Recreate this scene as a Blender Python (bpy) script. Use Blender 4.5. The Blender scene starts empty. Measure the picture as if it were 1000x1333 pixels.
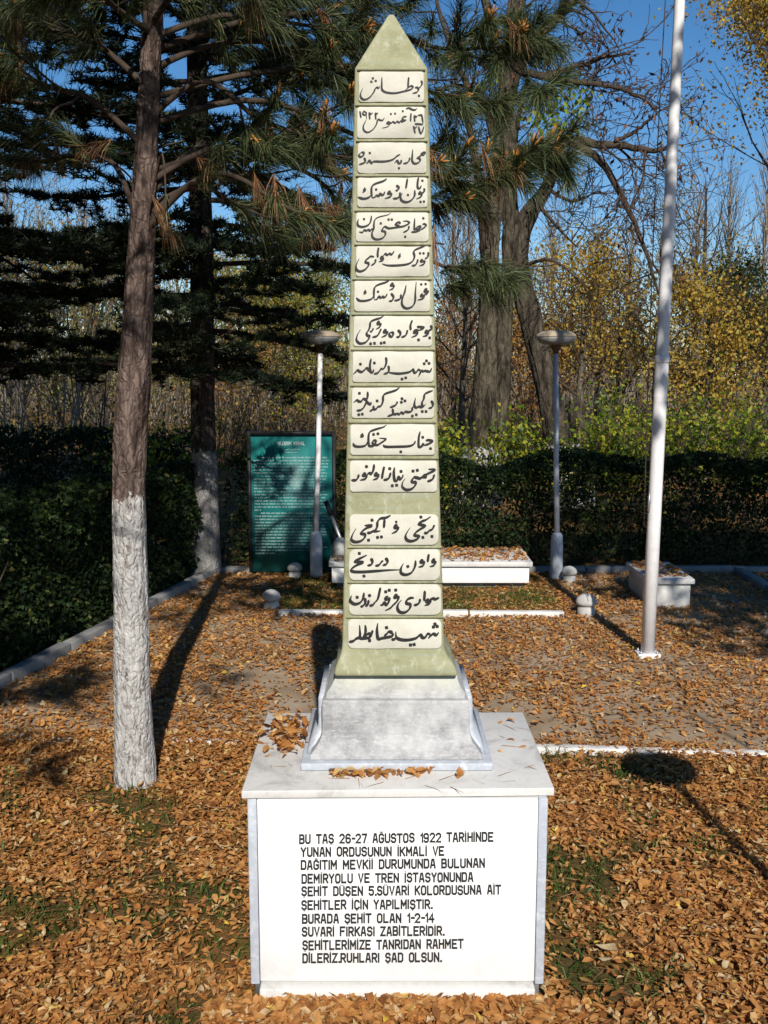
import bpy, math, random
import numpy as np
from mathutils import Vector, noise

random.seed(7)
RS = np.random.RandomState(11)
S = bpy.context.scene
COL = S.collection

# ------------------------------------------------------------------ camera
F, CX, CY = 1300.0, 500.0, 666.5          # focal length and centre, in photo pixels
PITCH = math.radians(8.0)
H = 1.9                                    # eye height
cam_d = bpy.data.cameras.new('camera')
cam_d.sensor_fit = 'HORIZONTAL'
cam_d.sensor_width = 36.0
cam_d.lens = 36.0 * F / 1000.0
cam_d.clip_end = 1000.0
cam = bpy.data.objects.new('camera', cam_d)
COL.objects.link(cam)
cam.location = (0, 0, H)
cam.rotation_euler = (math.radians(90) - PITCH, 0, 0)
S.camera = cam

# ------------------------------------------------------------------ sky, sun, exposure
SUN_EL = math.radians(35.0)
SUN_AZ = (0.115, -1.0)                     # horizontal direction towards the sun
w = bpy.data.worlds.new('World')
S.world = w
w.use_nodes = True
nt = w.node_tree
bg = nt.nodes['Background']
sky = nt.nodes.new('ShaderNodeTexSky')
sky.sky_type = 'NISHITA'
sky.sun_disc = False
sky.sun_elevation = SUN_EL
sky.sun_rotation = math.atan2(SUN_AZ[0], SUN_AZ[1])
sky.altitude = 1100
sky.air_density = 1.0
sky.dust_density = 0.1
sky.ozone_density = 2.5
hsv = nt.nodes.new('ShaderNodeHueSaturation')
hsv.inputs['Saturation'].default_value = 1.28
hsv.inputs['Value'].default_value = 1.38
nt.links.new(sky.outputs[0], hsv.inputs['Color'])
nt.links.new(hsv.outputs[0], bg.inputs[0])
bg.inputs[1].default_value = 0.062
sd = bpy.data.lights.new('sun', 'SUN')
sd.energy = 4.6
sd.angle = math.radians(0.55)
sd.color = (1.0, 0.94, 0.85)
sun = bpy.data.objects.new('sun', sd)
COL.objects.link(sun)
_n = math.hypot(*SUN_AZ)
SUNDIR = Vector((SUN_AZ[0]/_n*math.cos(SUN_EL), SUN_AZ[1]/_n*math.cos(SUN_EL), math.sin(SUN_EL)))
sun.rotation_euler = (-SUNDIR).to_track_quat('-Z', 'Y').to_euler()
sun.location = (2, -14, 12)
S.view_settings.view_transform = 'Standard'
S.view_settings.look = 'None'
S.view_settings.exposure = 0.32
S.view_settings.gamma = 1.0
S.view_settings.use_curve_mapping = False
S.render.engine = 'CYCLES'
S.cycles.use_denoising = True
S.cycles.max_bounces = 6
S.cycles.diffuse_bounces = 3
S.cycles.transparent_max_bounces = 4

# ------------------------------------------------------------------ photo pixel -> place
ct, st = math.cos(PITCH), math.sin(PITCH)
def ray(px, py):
    a, b = (px-CX)/F, -(py-CY)/F
    return Vector((a, ct + b*st, -st + b*ct))
def at_z(px, py, z=0.0):
    d = ray(px, py); t = (z-H)/d.z
    return Vector((d.x*t, d.y*t, z))
def at_y(px, py, Y):
    d = ray(px, py); t = Y/d.y
    return Vector((d.x*t, Y, H+d.z*t))

# ------------------------------------------------------------------ objects
def tag(o, label=None, cat=None, group=None, kind=None):
    if label: o['label'] = label
    if cat: o['category'] = cat
    if group: o['group'] = group
    if kind: o['kind'] = kind
    return o
def thing(name, label, cat, loc=(0, 0, 0), group=None, rz=0):
    o = bpy.data.objects.new(name, None)
    COL.objects.link(o)
    o.location = loc
    o.rotation_euler = (0, 0, rz)
    o.empty_display_size = 0.1
    return tag(o, label, cat, group)

class MB:
    """collects vertices and faces in world (or local) space, builds ONE mesh object"""
    def __init__(s):
        s.v = []; s.f = []; s.n = 0
    def add(s, V, Fs):
        V = np.asarray(V, dtype=np.float32).reshape(-1, 3)
        if isinstance(Fs, np.ndarray):
            s.f.append(Fs.astype(np.int32) + s.n)
        else:
            by = {}
            for f in Fs: by.setdefault(len(f), []).append(f)
            for k in by: s.f.append(np.array(by[k], dtype=np.int32) + s.n)
        s.v.append(V); s.n += len(V)
    def box(s, x0, x1, y0, y1, z0, z1):
        V = [(x, y, z) for z in (z0, z1) for y in (y0, y1) for x in (x0, x1)]
        s.add(V, [(0, 2, 3, 1), (4, 5, 7, 6), (0, 1, 5, 4), (2, 6, 7, 3), (0, 4, 6, 2), (1, 3, 7, 5)])
    def loft(s, rings, cap=True):
        n = len(rings[0]); V = [p for r in rings for p in r]; Fs = []
        for i in range(len(rings)-1):
            for j in range(n):
                a = i*n+j; b = i*n+(j+1) % n
                Fs.append((a, b, b+n, a+n))
        if cap:
            Fs.append(tuple(range(n-1, -1, -1))); k = (len(rings)-1)*n
            Fs.append(tuple(range(k, k+n)))
        s.add(V, Fs)
    def tube(s, pts, rad, n=6, cap=True):
        P = np.asarray(pts, dtype=np.float64); m = len(P)
        R = np.full(m, rad) if np.isscalar(rad) else np.asarray(rad, dtype=np.float64)
        T = np.empty_like(P); T[1:-1] = P[2:]-P[:-2]; T[0] = P[1]-P[0]; T[-1] = P[-1]-P[-2]
        T /= np.linalg.norm(T, axis=1)[:, None] + 1e-9
        up = np.array((1.0, 0, 0)) if abs(T[0, 0]) < .8 else np.array((0, 1.0, 0))
        U = up - (T@up)[:, None]*T; U /= np.linalg.norm(U, axis=1)[:, None]+1e-9
        W = np.cross(T, U)
        a = np.arange(n)*2*math.pi/n
        V = P[:, None, :] + R[:, None, None]*(np.cos(a)[None, :, None]*U[:, None, :] + np.sin(a)[None, :, None]*W[:, None, :])
        i = np.arange(m-1)[:, None]*n; j = np.arange(n)[None, :]; j2 = (j+1) % n
        Fq = np.stack([i+j, i+j2, i+n+j2, i+n+j], axis=-1).reshape(-1, 4)
        base = s.n
        s.add(V.reshape(-1, 3), Fq)
        if cap and n > 3:
            s.f.append(np.array([list(range(base+(m-1)*n, base+m*n))], dtype=np.int32))
            s.f.append(np.array([list(range(base+n-1, base-1, -1))], dtype=np.int32))
    def lathe(s, prof, c=(0, 0), n=24):
        rings = []
        for r, z in prof:
            rings.append([(c[0]+r*math.cos(2*math.pi*k/n), c[1]+r*math.sin(2*math.pi*k/n), z) for k in range(n)])
        s.loft(rings)
    def build(s, name, mat, parent=None, smooth=False):
        me = bpy.data.meshes.new(name)
        V = np.concatenate(s.v) if s.v else np.zeros((0, 3), np.float32)
        if parent is not None:
            M = np.array(parent.matrix_basis.inverted())
            if parent.parent is not None:
                M = M @ np.array(parent.parent.matrix_basis.inverted())
            V = V @ M[:3, :3].T + M[:3, 3]
        me.vertices.add(len(V)); me.vertices.foreach_set('co', V.astype(np.float32).ravel())
        tot = np.concatenate([np.full(len(f), f.shape[1], np.int32) for f in s.f])
        idx = np.concatenate([f.ravel() for f in s.f])
        me.loops.add(len(idx)); me.loops.foreach_set('vertex_index', idx)
        me.polygons.add(len(tot))
        me.polygons.foreach_set('loop_start', np.concatenate([[0], np.cumsum(tot)[:-1]]).astype(np.int32))
        me.polygons.foreach_set('loop_total', tot)
        if smooth: me.polygons.foreach_set('use_smooth', np.ones(len(tot), bool))
        me.update(calc_edges=True); me.validate()
        if mat: me.materials.append(mat)
        o = bpy.data.objects.new(name, me)
        COL.objects.link(o)
        if parent is not None: o.parent = parent
        return o
def bevel(o, width=.004, seg=2):
    m = o.modifiers.new('bevel', 'BEVEL'); m.width = width; m.segments = seg; m.limit_method = 'ANGLE'
    m.angle_limit = math.radians(35)
    return o

# ------------------------------------------------------------------ materials
def lin(r, g, b):
    f = lambda c: (c/255/12.92) if c/255 <= .04045 else ((c/255+.055)/1.055)**2.4
    return (f(r), f(g), f(b), 1)
class NT:
    def __init__(s, name):
        s.m = bpy.data.materials.new(name); s.m.use_nodes = True
        s.t = s.m.node_tree; s.b = s.t.nodes['Principled BSDF']; s.out = s.t.nodes['Material Output']
        s.co = s.t.nodes.new('ShaderNodeTexCoord')
    def n(s, t, **kw):
        x = s.t.nodes.new('ShaderNode'+t)
        for k, v in kw.items(): setattr(x, k, v)
        return x
    def l(s, a, b): s.t.links.new(a, b)
    def noise(s, scale, detail=6, rough=.6, stretch=None, rot=None, dist=0):
        x = s.n('TexNoise'); x.inputs['Scale'].default_value = scale
        x.inputs['Detail'].default_value = detail; x.inputs['Roughness'].default_value = rough
        x.inputs['Distortion'].default_value = dist
        if stretch:
            mp = s.n('Mapping'); mp.inputs['Scale'].default_value = stretch
            s.l(s.co.outputs['Object'], mp.inputs[0]); s.l(mp.outputs[0], x.inputs['Vector'])
        else: s.l(s.co.outputs['Object'], x.inputs['Vector'])
        return x.outputs['Fac']
    def ramp(s, fac, stops, interp='LINEAR'):
        r = s.n('ValToRGB'); e = r.color_ramp; e.interpolation = interp
        while len(e.elements) < len(stops): e.elements.new(.5)
        for k, (p, c) in enumerate(stops):
            e.elements[k].position = p
            e.elements[k].color = c if len(c) == 4 else (*c, 1)
        s.l(fac, r.inputs[0]); return r.outputs[0]
    def mix(s, fac, a, b, mode='MIX'):
        x = s.n('MixRGB', blend_type=mode)
        for k, v in ((0, fac), (1, a), (2, b)):
            if hasattr(v, 'is_linked') or isinstance(v, bpy.types.NodeSocket): s.l(v, x.inputs[k])
            elif k == 0: x.inputs[0].default_value = v
            else: x.inputs[k].default_value = v if len(v) == 4 else (*v, 1)
        return x.outputs[0]
    def math(s, op, a, b=0.0, clamp=False):
        x = s.n('Math', operation=op, use_clamp=clamp)
        for k, v in ((0, a), (1, b)):
            if isinstance(v, bpy.types.NodeSocket): s.l(v, x.inputs[k])
            else: x.inputs[k].default_value = v
        return x.outputs[0]
    def bump(s, h, strength=.4, dist=.01):
        b = s.n('Bump'); b.inputs['Strength'].default_value = strength; b.inputs['Distance'].default_value = dist
        s.l(h, b.inputs['Height']); s.l(b.outputs[0], s.b.inputs['Normal'])
    def done(s, col=None, rough=.8, metal=0, spec=.3):
        if col is not None:
            if isinstance(col, bpy.types.NodeSocket): s.l(col, s.b.inputs['Base Color'])
            else: s.b.inputs['Base Color'].default_value = col if len(col) == 4 else (*col, 1)
        if isinstance(rough, bpy.types.NodeSocket): s.l(rough, s.b.inputs['Roughness'])
        else: s.b.inputs['Roughness'].default_value = rough
        s.b.inputs['Metallic'].default_value = metal
        s.b.inputs['Specular IOR Level'].default_value = spec
        return s.m
    def z(s):
        x = s.n('SeparateXYZ'); s.l(s.co.outputs['Object'], x.inputs[0]); return x.outputs['Z']

def m_plain(name, col, rough=.7, metal=0, var=.25, scale=14, bump=.15, spec=.3):
    t = NT(name)
    c0 = tuple(max(0, k*(1-var)) for k in col[:3]); c1 = tuple(min(1, k*(1+var*.6)) for k in col[:3])
    nz = t.noise(scale, 8, .65)
    c = t.ramp(nz, [(.3, c0), (.7, c1)])
    if bump: t.bump(t.noise(scale*5, 6, .6), bump, .004)
    return t.done(c, rough, metal, spec)

def m_island(name, stops, trans=.35, rough=.6, spec=.25, bumpy=False):
    """every leaf its own tint"""
    t = NT(name)
    g = t.n('NewGeometry')
    c = t.ramp(g.outputs['Random Per Island'], stops)
    v = t.ramp(t.noise(55, 3, .6), [(.3, (.72, .72, .72)), (.7, (1.1, 1.1, 1.1))])
    c = t.mix(1.0, c, v, 'MULTIPLY')
    t.done(c, rough, 0, spec)
    if trans > 0:
        tr = t.n('BsdfTranslucent'); t.l(c, tr.inputs[0])
        mx = t.n('MixShader'); mx.inputs[0].default_value = trans
        t.l(t.b.outputs[0], mx.inputs[1]); t.l(tr.outputs[0], mx.inputs[2]); t.l(mx.outputs[0], t.out.inputs[0])
    return t.m

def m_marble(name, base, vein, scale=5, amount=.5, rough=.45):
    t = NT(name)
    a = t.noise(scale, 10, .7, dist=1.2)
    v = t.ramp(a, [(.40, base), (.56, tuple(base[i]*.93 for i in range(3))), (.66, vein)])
    d = t.noise(38, 8, .75)
    c = t.mix(t.ramp(d, [(.48, (0, 0, 0)), (.72, (amount,)*3)]), v, vein)
    t.bump(t.noise(160, 4, .6), .12, .002)
    return t.done(c, rough, 0, .35)

def m_bark(name, c0, c1, white=None, scale=9, lime_k=1.0):
    """bark with vertical fissures; white = height up to which it is limewashed"""
    t = NT(name)
    f = t.noise(scale, 8, .7, stretch=(2.6, 2.6, .55), dist=.6)
    c = t.ramp(f, [(.40, c0), (.50, tuple(c0[i]*.45+c1[i]*.55 for i in range(3))), (.60, c1)])
    vo = t.n('TexVoronoi', feature='DISTANCE_TO_EDGE'); vo.inputs['Scale'].default_value = scale*2.4
    mp = t.n('Mapping'); mp.inputs['Scale'].default_value = (1.5, 1.5, .42)
    wob = t.n('VectorMath', operation='ADD'); nzv = t.n('TexNoise'); nzv.inputs['Scale'].default_value = scale*1.5
    sc_ = t.n('VectorMath', operation='SCALE'); sc_.inputs['Scale'].default_value = .12
    t.l(t.co.outputs['Object'], nzv.inputs['Vector']); t.l(nzv.outputs['Color'], sc_.inputs[0])
    t.l(t.co.outputs['Object'], wob.inputs[0]); t.l(sc_.outputs[0], wob.inputs[1]); t.l(wob.outputs[0], mp.inputs[0]); t.l(mp.outputs[0], vo.inputs['Vector'])
    crk = t.ramp(vo.outputs['Distance'], [(.0, (.22, .2, .18)), (.10, (.75, .73, .7)), (.22, (1.05, 1.05, 1.05))])
    c = t.mix(.5, c, crk, 'MULTIPLY')
    fine = t.noise(70, 5, .6, stretch=(1.4, 1.4, .5))
    c = t.mix(.5, c, t.ramp(fine, [(.3, (.5, .5, .5)), (.7, (1.25, 1.2, 1.15))]), 'MULTIPLY')
    if white:
        edge = t.math('ADD', t.z(), t.math('MULTIPLY', t.math('SUBTRACT', t.noise(16, 6, .7, stretch=(1.6, 1.6, .7)), .5), .26))
        below = t.math('LESS_THAN', edge, white)
        worn = t.ramp(t.noise(26, 9, .72, stretch=(1.8, 1.8, .75)), [(.36, (.10, .10, .10)), (.50, (.95, .95, .95))])
        wf = t.mix(1.0, worn, (1, 1, 1), 'MULTIPLY')
        bwn = t.n('RGBToBW'); t.l(wf, bwn.inputs[0])
        fac = t.math('MULTIPLY', below, bwn.outputs[0])
        lime = t.ramp(t.noise(9, 8, .7), [(.3, tuple(k_*lime_k for k_ in (.33, .32, .31))), (.7, tuple(k_*lime_k for k_ in (.57, .56, .54)))])
        c = t.mix(fac, c, lime)
    t.bump(t.math('ADD', t.math('MULTIPLY', t.math('MINIMUM', vo.outputs['Distance'], .2), 3.0), t.math('ADD', f, t.math('MULTIPLY', fine, .6))), .8, .011)
    return t.done(c, .92, 0, .1)

M = {}
M['marble'] = m_marble('white_marble', (.80, .795, .78), (.66, .665, .67), 3.2, .25, .5)
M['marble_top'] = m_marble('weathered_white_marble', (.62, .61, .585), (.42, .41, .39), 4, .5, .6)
M['grey_marble'] = m_marble('grey_marble', (.40, .43, .48), (.62, .64, .68), 7, .7, .5)
M['letter'] = m_plain('black_letter_paint', (.022, .022, .024), .55, 0, .5, 60, 0)
M['ink'] = m_plain('brushed_black_paint', (.020, .019, .018), .6, 0, .5, 90, 0)
M['lamp_white'] = m_plain('white_pole_paint', (.72, .71, .72), .45, 0, .12, 18, .08)
M['lamp_shade_grey'] = m_plain('shade_greyed_pole_paint', (.42, .45, .50), .5, 0, .15, 18, .08)  # bluish grey carries the shade on the pole in its colour
M['black'] = m_plain('black_paint', (.018, .018, .02), .5, 0, .3, 30, .1)
M['steel'] = m_plain('worn_steel', (.34, .34, .36), .4, .6, .2, 30, .1)
M['stone_white'] = m_plain('whitewashed_stone', (.44, .435, .42), .85, 0, .28, 12, .4)
M['kerb'] = m_plain('whitewashed_kerb', (.62, .61, .58), .85, 0, .3, 7, .5)
M['kerb_grey'] = m_plain('grey_kerb_concrete', (.24, .24, .235), .9, 0, .3, 7, .5)

def m_panel():
    t = NT('panel_white_marble')
    a = t.noise(2.6, 10, .72, dist=1.6)
    c = t.ramp(a, [(.36, (.80, .795, .78)), (.54, (.765, .765, .76)), (.60, (.69, .70, .71)), (.64, (.775, .77, .76))])
    st_ = t.noise(6, 6, .65, stretch=(3.2, 1, .25))
    c = t.mix(t.ramp(st_, [(.56, (0, 0, 0)), (.74, (.35, .35, .35))]), c, (.60, .585, .54))
    sp = t.math('SUBTRACT', .20, t.z(), True)
    sp = t.math('MULTIPLY', t.math('MULTIPLY', sp, 2.6), t.noise(24, 7, .7), True)
    c = t.mix(sp, c, (.40, .30, .20))
    t.bump(t.noise(140, 4, .6), .12, .002)
    return t.done(c, .45, 0, .35)
M['panel'] = m_panel()
def m_shaft():
    t = NT('olive_washed_concrete')
    a = t.noise(5, 8, .7, stretch=(1, 1, 1.6))
    c = t.ramp(a, [(.3, (.19, .19, .105)), (.5, (.285, .285, .17)), (.72, (.385, .375, .26))])
    d = t.noise(45, 8, .75, stretch=(1, 1, .6))
    c = t.mix(t.ramp(d, [(.52, (0, 0, 0)), (.70, (.55, .55, .55))]), c, (.55, .55, .47))
    e = t.noise(10, 6, .6, stretch=(.35, .35, 6))
    c = t.mix(t.ramp(e, [(.55, (0, 0, 0)), (.68, (.35, .35, .35))]), c, (.30, .36, .30))
    t.bump(t.noise(110, 6, .7), .35, .004)
    return t.done(c, .88, 0, .2)
M['shaft'] = m_shaft()
def m_plaque():
    t = NT('cream_painted_plaster')
    a = t.noise(11, 8, .7)
    c = t.ramp(a, [(.3, (.48, .465, .395)), (.5, (.55, .535, .46)), (.75, (.62, .605, .535))])
    d = t.noise(60, 6, .7)
    c = t.mix(t.ramp(d, [(.60, (0, 0, 0)), (.78, (.45, .45, .45))]), c, (.40, .39, .32))
    t.bump(t.noise(90, 6, .7), .3, .003)
    return t.done(c, .85, 0, .2)
M['plaque'] = m_plaque()
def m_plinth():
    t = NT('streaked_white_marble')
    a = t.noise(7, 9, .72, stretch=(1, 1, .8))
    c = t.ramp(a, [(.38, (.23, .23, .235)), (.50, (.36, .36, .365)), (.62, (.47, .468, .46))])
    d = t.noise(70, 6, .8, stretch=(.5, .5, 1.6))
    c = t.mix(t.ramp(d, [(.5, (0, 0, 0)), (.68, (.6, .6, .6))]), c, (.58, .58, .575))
    # olive wash that ran down from the shaft
    g = t.math('MULTIPLY', t.math('SUBTRACT', t.z(), .872), 16.0, True)
    c = t.mix(t.math('MULTIPLY', g, t.ramp(t.noise(14, 5, .6), [(.3, (.2, .2, .2)), (.7, (.75, .75, .75))])), c, (.52, .52, .40))
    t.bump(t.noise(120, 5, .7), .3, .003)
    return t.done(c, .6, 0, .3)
M['plinth'] = m_plinth()
def m_board():
    t = NT('teal_board_paint')
    c = t.ramp(t.noise(9, 6, .6), [(.3, (.010, .130, .130)), (.7, (.018, .185, .180))])
    return t.done(c, .45, 0, .35)
M['board'] = m_board()
M['board_text'] = m_plain('white_board_lettering', (.48, .58, .57), .6, 0, .2, 30, 0)

def m_ground():
    t = NT('lawn_soil')
    a = t.noise(1.3, 9, .65)
    b = t.noise(26, 8, .7)
    c = t.ramp(b, [(.3, (.035, .036, .014)), (.5, (.085, .068, .026)), (.72, (.17, .095, .036))])
    c = t.mix(t.ramp(a, [(.42, (0, 0, 0)), (.6, (.8, .8, .8))]), c, t.ramp(t.noise(60, 6, .7), [(.3, (.16, .075, .026)), (.7, (.36, .175, .058))]))
    t.bump(b, .8, .03)
    return t.done(c, .95, 0, .1)
M['ground'] = m_ground()
def m_plaza():
    t = NT('old_concrete_paving')
    a = t.noise(2.2, 9, .7)
    c = t.ramp(a, [(.3, (.18, .125, .075)), (.5, (.29, .22, .15)), (.7, (.39, .32, .235))])
    v = t.n('TexVoronoi', feature='DISTANCE_TO_EDGE'); v.inputs['Scale'].default_value = 1.1
    t.l(t.co.outputs['Object'], v.inputs['Vector'])
    crack = t.ramp(v.outputs['Distance'], [(0.0, (1, 1, 1)), (.018, (0, 0, 0))])
    c = t.mix(crack, c, (.10, .075, .05))
    sp = t.noise(45, 6, .75)
    c = t.mix(t.ramp(sp, [(.55, (0, 0, 0)), (.75, (.6, .6, .6))]), c, (.20, .11, .05))
    t.bump(t.noise(80, 6, .7), .4, .005)
    return t.done(c, .92, 0, .15)
M['plaza'] = m_plaza()
BROWN = [(0, (.20, .080, .026)), (.13, (.42, .170, .050)), (.34, (.58, .270, .080)), (.58, (.65, .345, .115)),
         (.76, (.47, .190, .050)), (.90, (.70, .46, .20)), (.965, (.68, .54, .33)), (1, (.78, .55, .06))]
M['leaf'] = m_island('dry_fallen_leaf', BROWN, .38, .6)
M['needle'] = m_island('pine_needle', [(0, (.030, .050, .020)), (.5, (.070, .098, .038)), (.85, (.125, .145, .062)), (1, (.20, .18, .08))], .12, .45)
M['dead_needle'] = m_island('withered_pine_needle', [(0, (.16, .065, .028)), (.5, (.29, .14, .065)), (1, (.36, .22, .11))], .15, .6)
M['candle'] = m_plain('orange_pine_bud', (.45, .19, .04), .6, 0, .3, 40, .1)
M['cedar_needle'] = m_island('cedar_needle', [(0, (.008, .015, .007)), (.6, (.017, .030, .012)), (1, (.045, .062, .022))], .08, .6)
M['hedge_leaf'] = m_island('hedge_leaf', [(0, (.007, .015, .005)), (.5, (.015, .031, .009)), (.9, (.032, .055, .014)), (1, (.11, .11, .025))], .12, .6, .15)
M['shrub_leaf'] = m_island('yellow_green_leaf', [(0, (.05, .10, .010)), (.45, (.14, .21, .016)), (.8, (.34, .36, .026)), (1, (.46, .36, .03))], .4, .5)
M['gold_leaf'] = m_island('golden_leaf', [(0, (.30, .165, .030)), (.4, (.46, .285, .045)), (.8, (.55, .40, .07)), (1, (.36, .36, .09))], .4, .5)
M['russet_leaf'] = m_island('russet_leaf', [(0, (.20, .08, .03)), (.5, (.36, .165, .05)), (1, (.46, .27, .07))], .35, .5)
M['olive_leaf'] = m_island('pale_olive_leaf', [(0, (.13, .13, .03)), (.5, (.24, .22, .05)), (1, (.36, .30, .08))], .35, .5)
M['bush_leaf'] = m_island('undergrowth_leaf', [(0, (.04, .05, .015)), (.4, (.10, .10, .03)), (.7, (.20, .15, .04)), (1, (.30, .15, .045))], .3, .6)
M['lime_leaf'] = m_island('lime_green_leaf', [(0, (.14, .22, .03)), (1, (.34, .40, .07))], .4, .5)
M['pod'] = m_island('dry_seed_pod', [(0, (.05, .022, .012)), (1, (.16, .075, .035))], .1, .6)
M['grass'] = m_island('grass_blade', [(0, (.035, .075, .012)), (.6, (.065, .125, .02)), (1, (.15, .17, .04))], .3, .5)
M['pine_bark'] = m_bark('limewashed_pine_bark', (.050, .034, .028), (.20, .150, .130), 1.33, 8)
M['cedar_bark'] = m_bark('limewashed_dark_bark', (.028, .022, .018), (.095, .078, .066), 1.16, 9, .55)
M['grey_bark'] = m_bark('furrowed_grey_bark', (.022, .019, .014), (.135, .115, .082), .92, 4.5)
M['dark_bark'] = m_bark('dark_furrowed_bark', (.022, .018, .014), (.105, .088, .068), .92, 5)
M['plain_bark'] = m_bark('plain_grey_bark', (.045, .038, .030), (.19, .165, .13), None, 5)
M['twig'] = m_plain('brown_twig_bark', (.060, .042, .030), .9, 0, .35, 20, 0)
M['pale_twig'] = m_plain('pale_twig_bark', (.215, .180, .140), .9, 0, .3, 9, 0)
M['stem'] = m_plain('shrub_stem_bark', (.085, .066, .048), .9, 0, .35, 15, 0)

# ------------------------------------------------------------------ generic plant geometry
def unit(v):
    return v/(np.linalg.norm(v, axis=-1, keepdims=True)+1e-9)
def rand_dir(n): return unit(RS.normal(size=(n, 3)))
def spray(mb, P, D, L, W):
    """one thin triangle per needle: base P, direction D, length L, base width W"""
    n = len(P)
    side = unit(np.cross(D, rand_dir(n)))*(np.asarray(W).reshape(-1, 1)*.5)
    V = np.stack([P-side, P+side, P+D*np.asarray(L).reshape(-1, 1)], axis=1)
    mb.add(V.reshape(-1, 3), np.arange(n*3).reshape(-1, 3))
def needles2(mb, P, D, L, W, droop):
    """bent needle: a quad and a triangle"""
    n = len(P); L = np.asarray(L).reshape(-1, 1); W = np.asarray(W).reshape(-1, 1)
    side = unit(np.cross(D, rand_dir(n)))*W*.5
    D2 = unit(D + np.array((0, 0, -1.0))*droop)
    mid = P + D*L*.5; tip = mid + D2*L*.5
    V = np.stack([P-side, P+side, mid-side*.9, mid+side*.9, tip], axis=1)
    i = np.arange(n)*5
    mb.v.append(V.reshape(-1, 3).astype(np.float32))
    mb.f.append((np.stack([i, i+1, i+3, i+2], 1)+mb.n).astype(np.int32))
    mb.f.append((np.stack([i+2, i+3, i+4], 1)+mb.n).astype(np.int32))
    mb.n += n*5
def leaves(mb, C, size, aspect=.55, droop=.0, up=None):
    """small folded rhombus leaves at centres C"""
    n = len(C)
    if n == 0: return
    size = np.asarray(size)*np.ones(n)
    D = rand_dir(n); D[:, 2] -= droop; D = unit(D)
    N = rand_dir(n)
    if up is not None: N = unit(N + np.array(up))
    side = unit(np.cross(N, D)); N = np.cross(D, side)
    s = size[:, None]
    V = np.stack([C-D*s*.5, C+side*s*aspect*.5+N*s*.1, C+D*s*.5, C-side*s*aspect*.5+N*s*.1], axis=1)
    i = np.arange(n)*4
    mb.v.append(V.reshape(-1, 3).astype(np.float32))
    mb.f.append((np.concatenate([np.stack([i, i+1, i+2], 1), np.stack([i, i+2, i+3], 1)])+mb.n).astype(np.int32))
    mb.n += n*4
def wander(p, d, L, segs, wob, lift=0.0):
    pts = [np.array(p, float)]; d = unit(np.array(d, float))
    for k in range(segs):
        d = unit(d + RS.normal(size=3)*wob + np.array((0, 0, lift)))
        pts.append(pts[-1] + d*(L/segs))
    return np.array(pts), d
def branch(mb, tips, p, d, L, r, depth, kids=(3, 4), spread=.8, wob=.16, lift=.05, shrink=.62, n0=6, rmin=.003):
    segs = 5 if depth >= 2 else 4
    pts, dd = wander(p, d, L, segs, wob, lift)
    rad = np.linspace(r, max(rmin, r*.45), segs+1)
    mb.tube(pts, rad, n0 if depth >= 2 else (4 if depth == 1 else 3), cap=False)
    if depth == 0:
        tips.extend([pts[2], pts[3], pts[-1]]); return
    k = RS.randint(kids[0], kids[1]+1)
    for i in range(k):
        u = .3 + .7*(i+RS.rand()*.8)/k
        u = min(u, .99); x = u*segs; a = int(x); q = pts[a]+(pts[a+1]-pts[a])*(x-a)
        base = unit(pts[a+1]-pts[a])
        nd = unit(base + RS.normal(size=3)*spread)
        branch(mb, tips, q, nd, L*shrink*(.75+.5*RS.rand()), max(rmin, r*(1-.55*u)*.6), depth-1, kids, spread, wob, lift, shrink, max(4, n0-1), rmin)
    if depth >= 1:
        branch(mb, tips, pts[-1], dd, L*shrink, max(rmin, r*.42), depth-1, kids, spread, wob, lift, shrink, max(4, n0-1), rmin)

def smooth_path(P, R, m):
    P = np.array([list(p) for p in P], float); R = np.array(R, float)
    t = np.linspace(0, len(P)-1, m); out = []; ro = []
    for x in t:
        i = min(int(x), len(P)-2); u = x-i
        p0 = P[max(i-1, 0)]; p1 = P[i]; p2 = P[i+1]; p3 = P[min(i+2, len(P)-1)]
        out.append(.5*((2*p1)+(-p0+p2)*u+(2*p0-5*p1+4*p2-p3)*u*u+(-p0+3*p1-3*p2+p3)*u**3))
        ro.append(R[i]+(R[i+1]-R[i])*u)
    return np.array(out), np.array(ro)
def bark_tube(mb, P, R, m=120, n=44, amp=.012, fz=2.2, fa=5.0, seed=0.0, flare=0.0):
    """trunk with furrows and plates as real relief"""
    C, r = smooth_path(P, R, m)
    T = np.gradient(C, axis=0); T = unit(T)
    V = np.empty((m, n, 3))
    for i in range(m):
        t = T[i]; u = np.array((1.0, 0, 0)); u = unit(u-(u@t)*t); w_ = np.cross(t, u)
        for j in range(n):
            a = 2*math.pi*j/n
            ca, sa = math.cos(a), math.sin(a)
            q = Vector((ca*fa*.5+seed, sa*fa*.5, C[i][2]*fz))
            h = noise.noise(q*1.0)*.7 + abs(noise.noise(q*2.3+Vector((7, 3, 1))))*.9 - .3 + noise.noise(q*5.1)*.35
            low = 1+flare*math.exp(-max(0, C[i][2]-C[0][2])/.18)*(1+.35*math.sin(3*a+seed))
            V[i, j] = C[i]+(ca*u+sa*w_)*(r[i]*low+amp*h)
    i = np.arange(m-1)[:, None]*n; j = np.arange(n)[None, :]; j2 = (j+1) % n
    mb.add(V.reshape(-1, 3), np.stack([i+j, i+j2, i+n+j2, i+n+j], -1).reshape(-1, 4))
    return C, r

# ================================================================== SETTING
g = MB()
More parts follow.
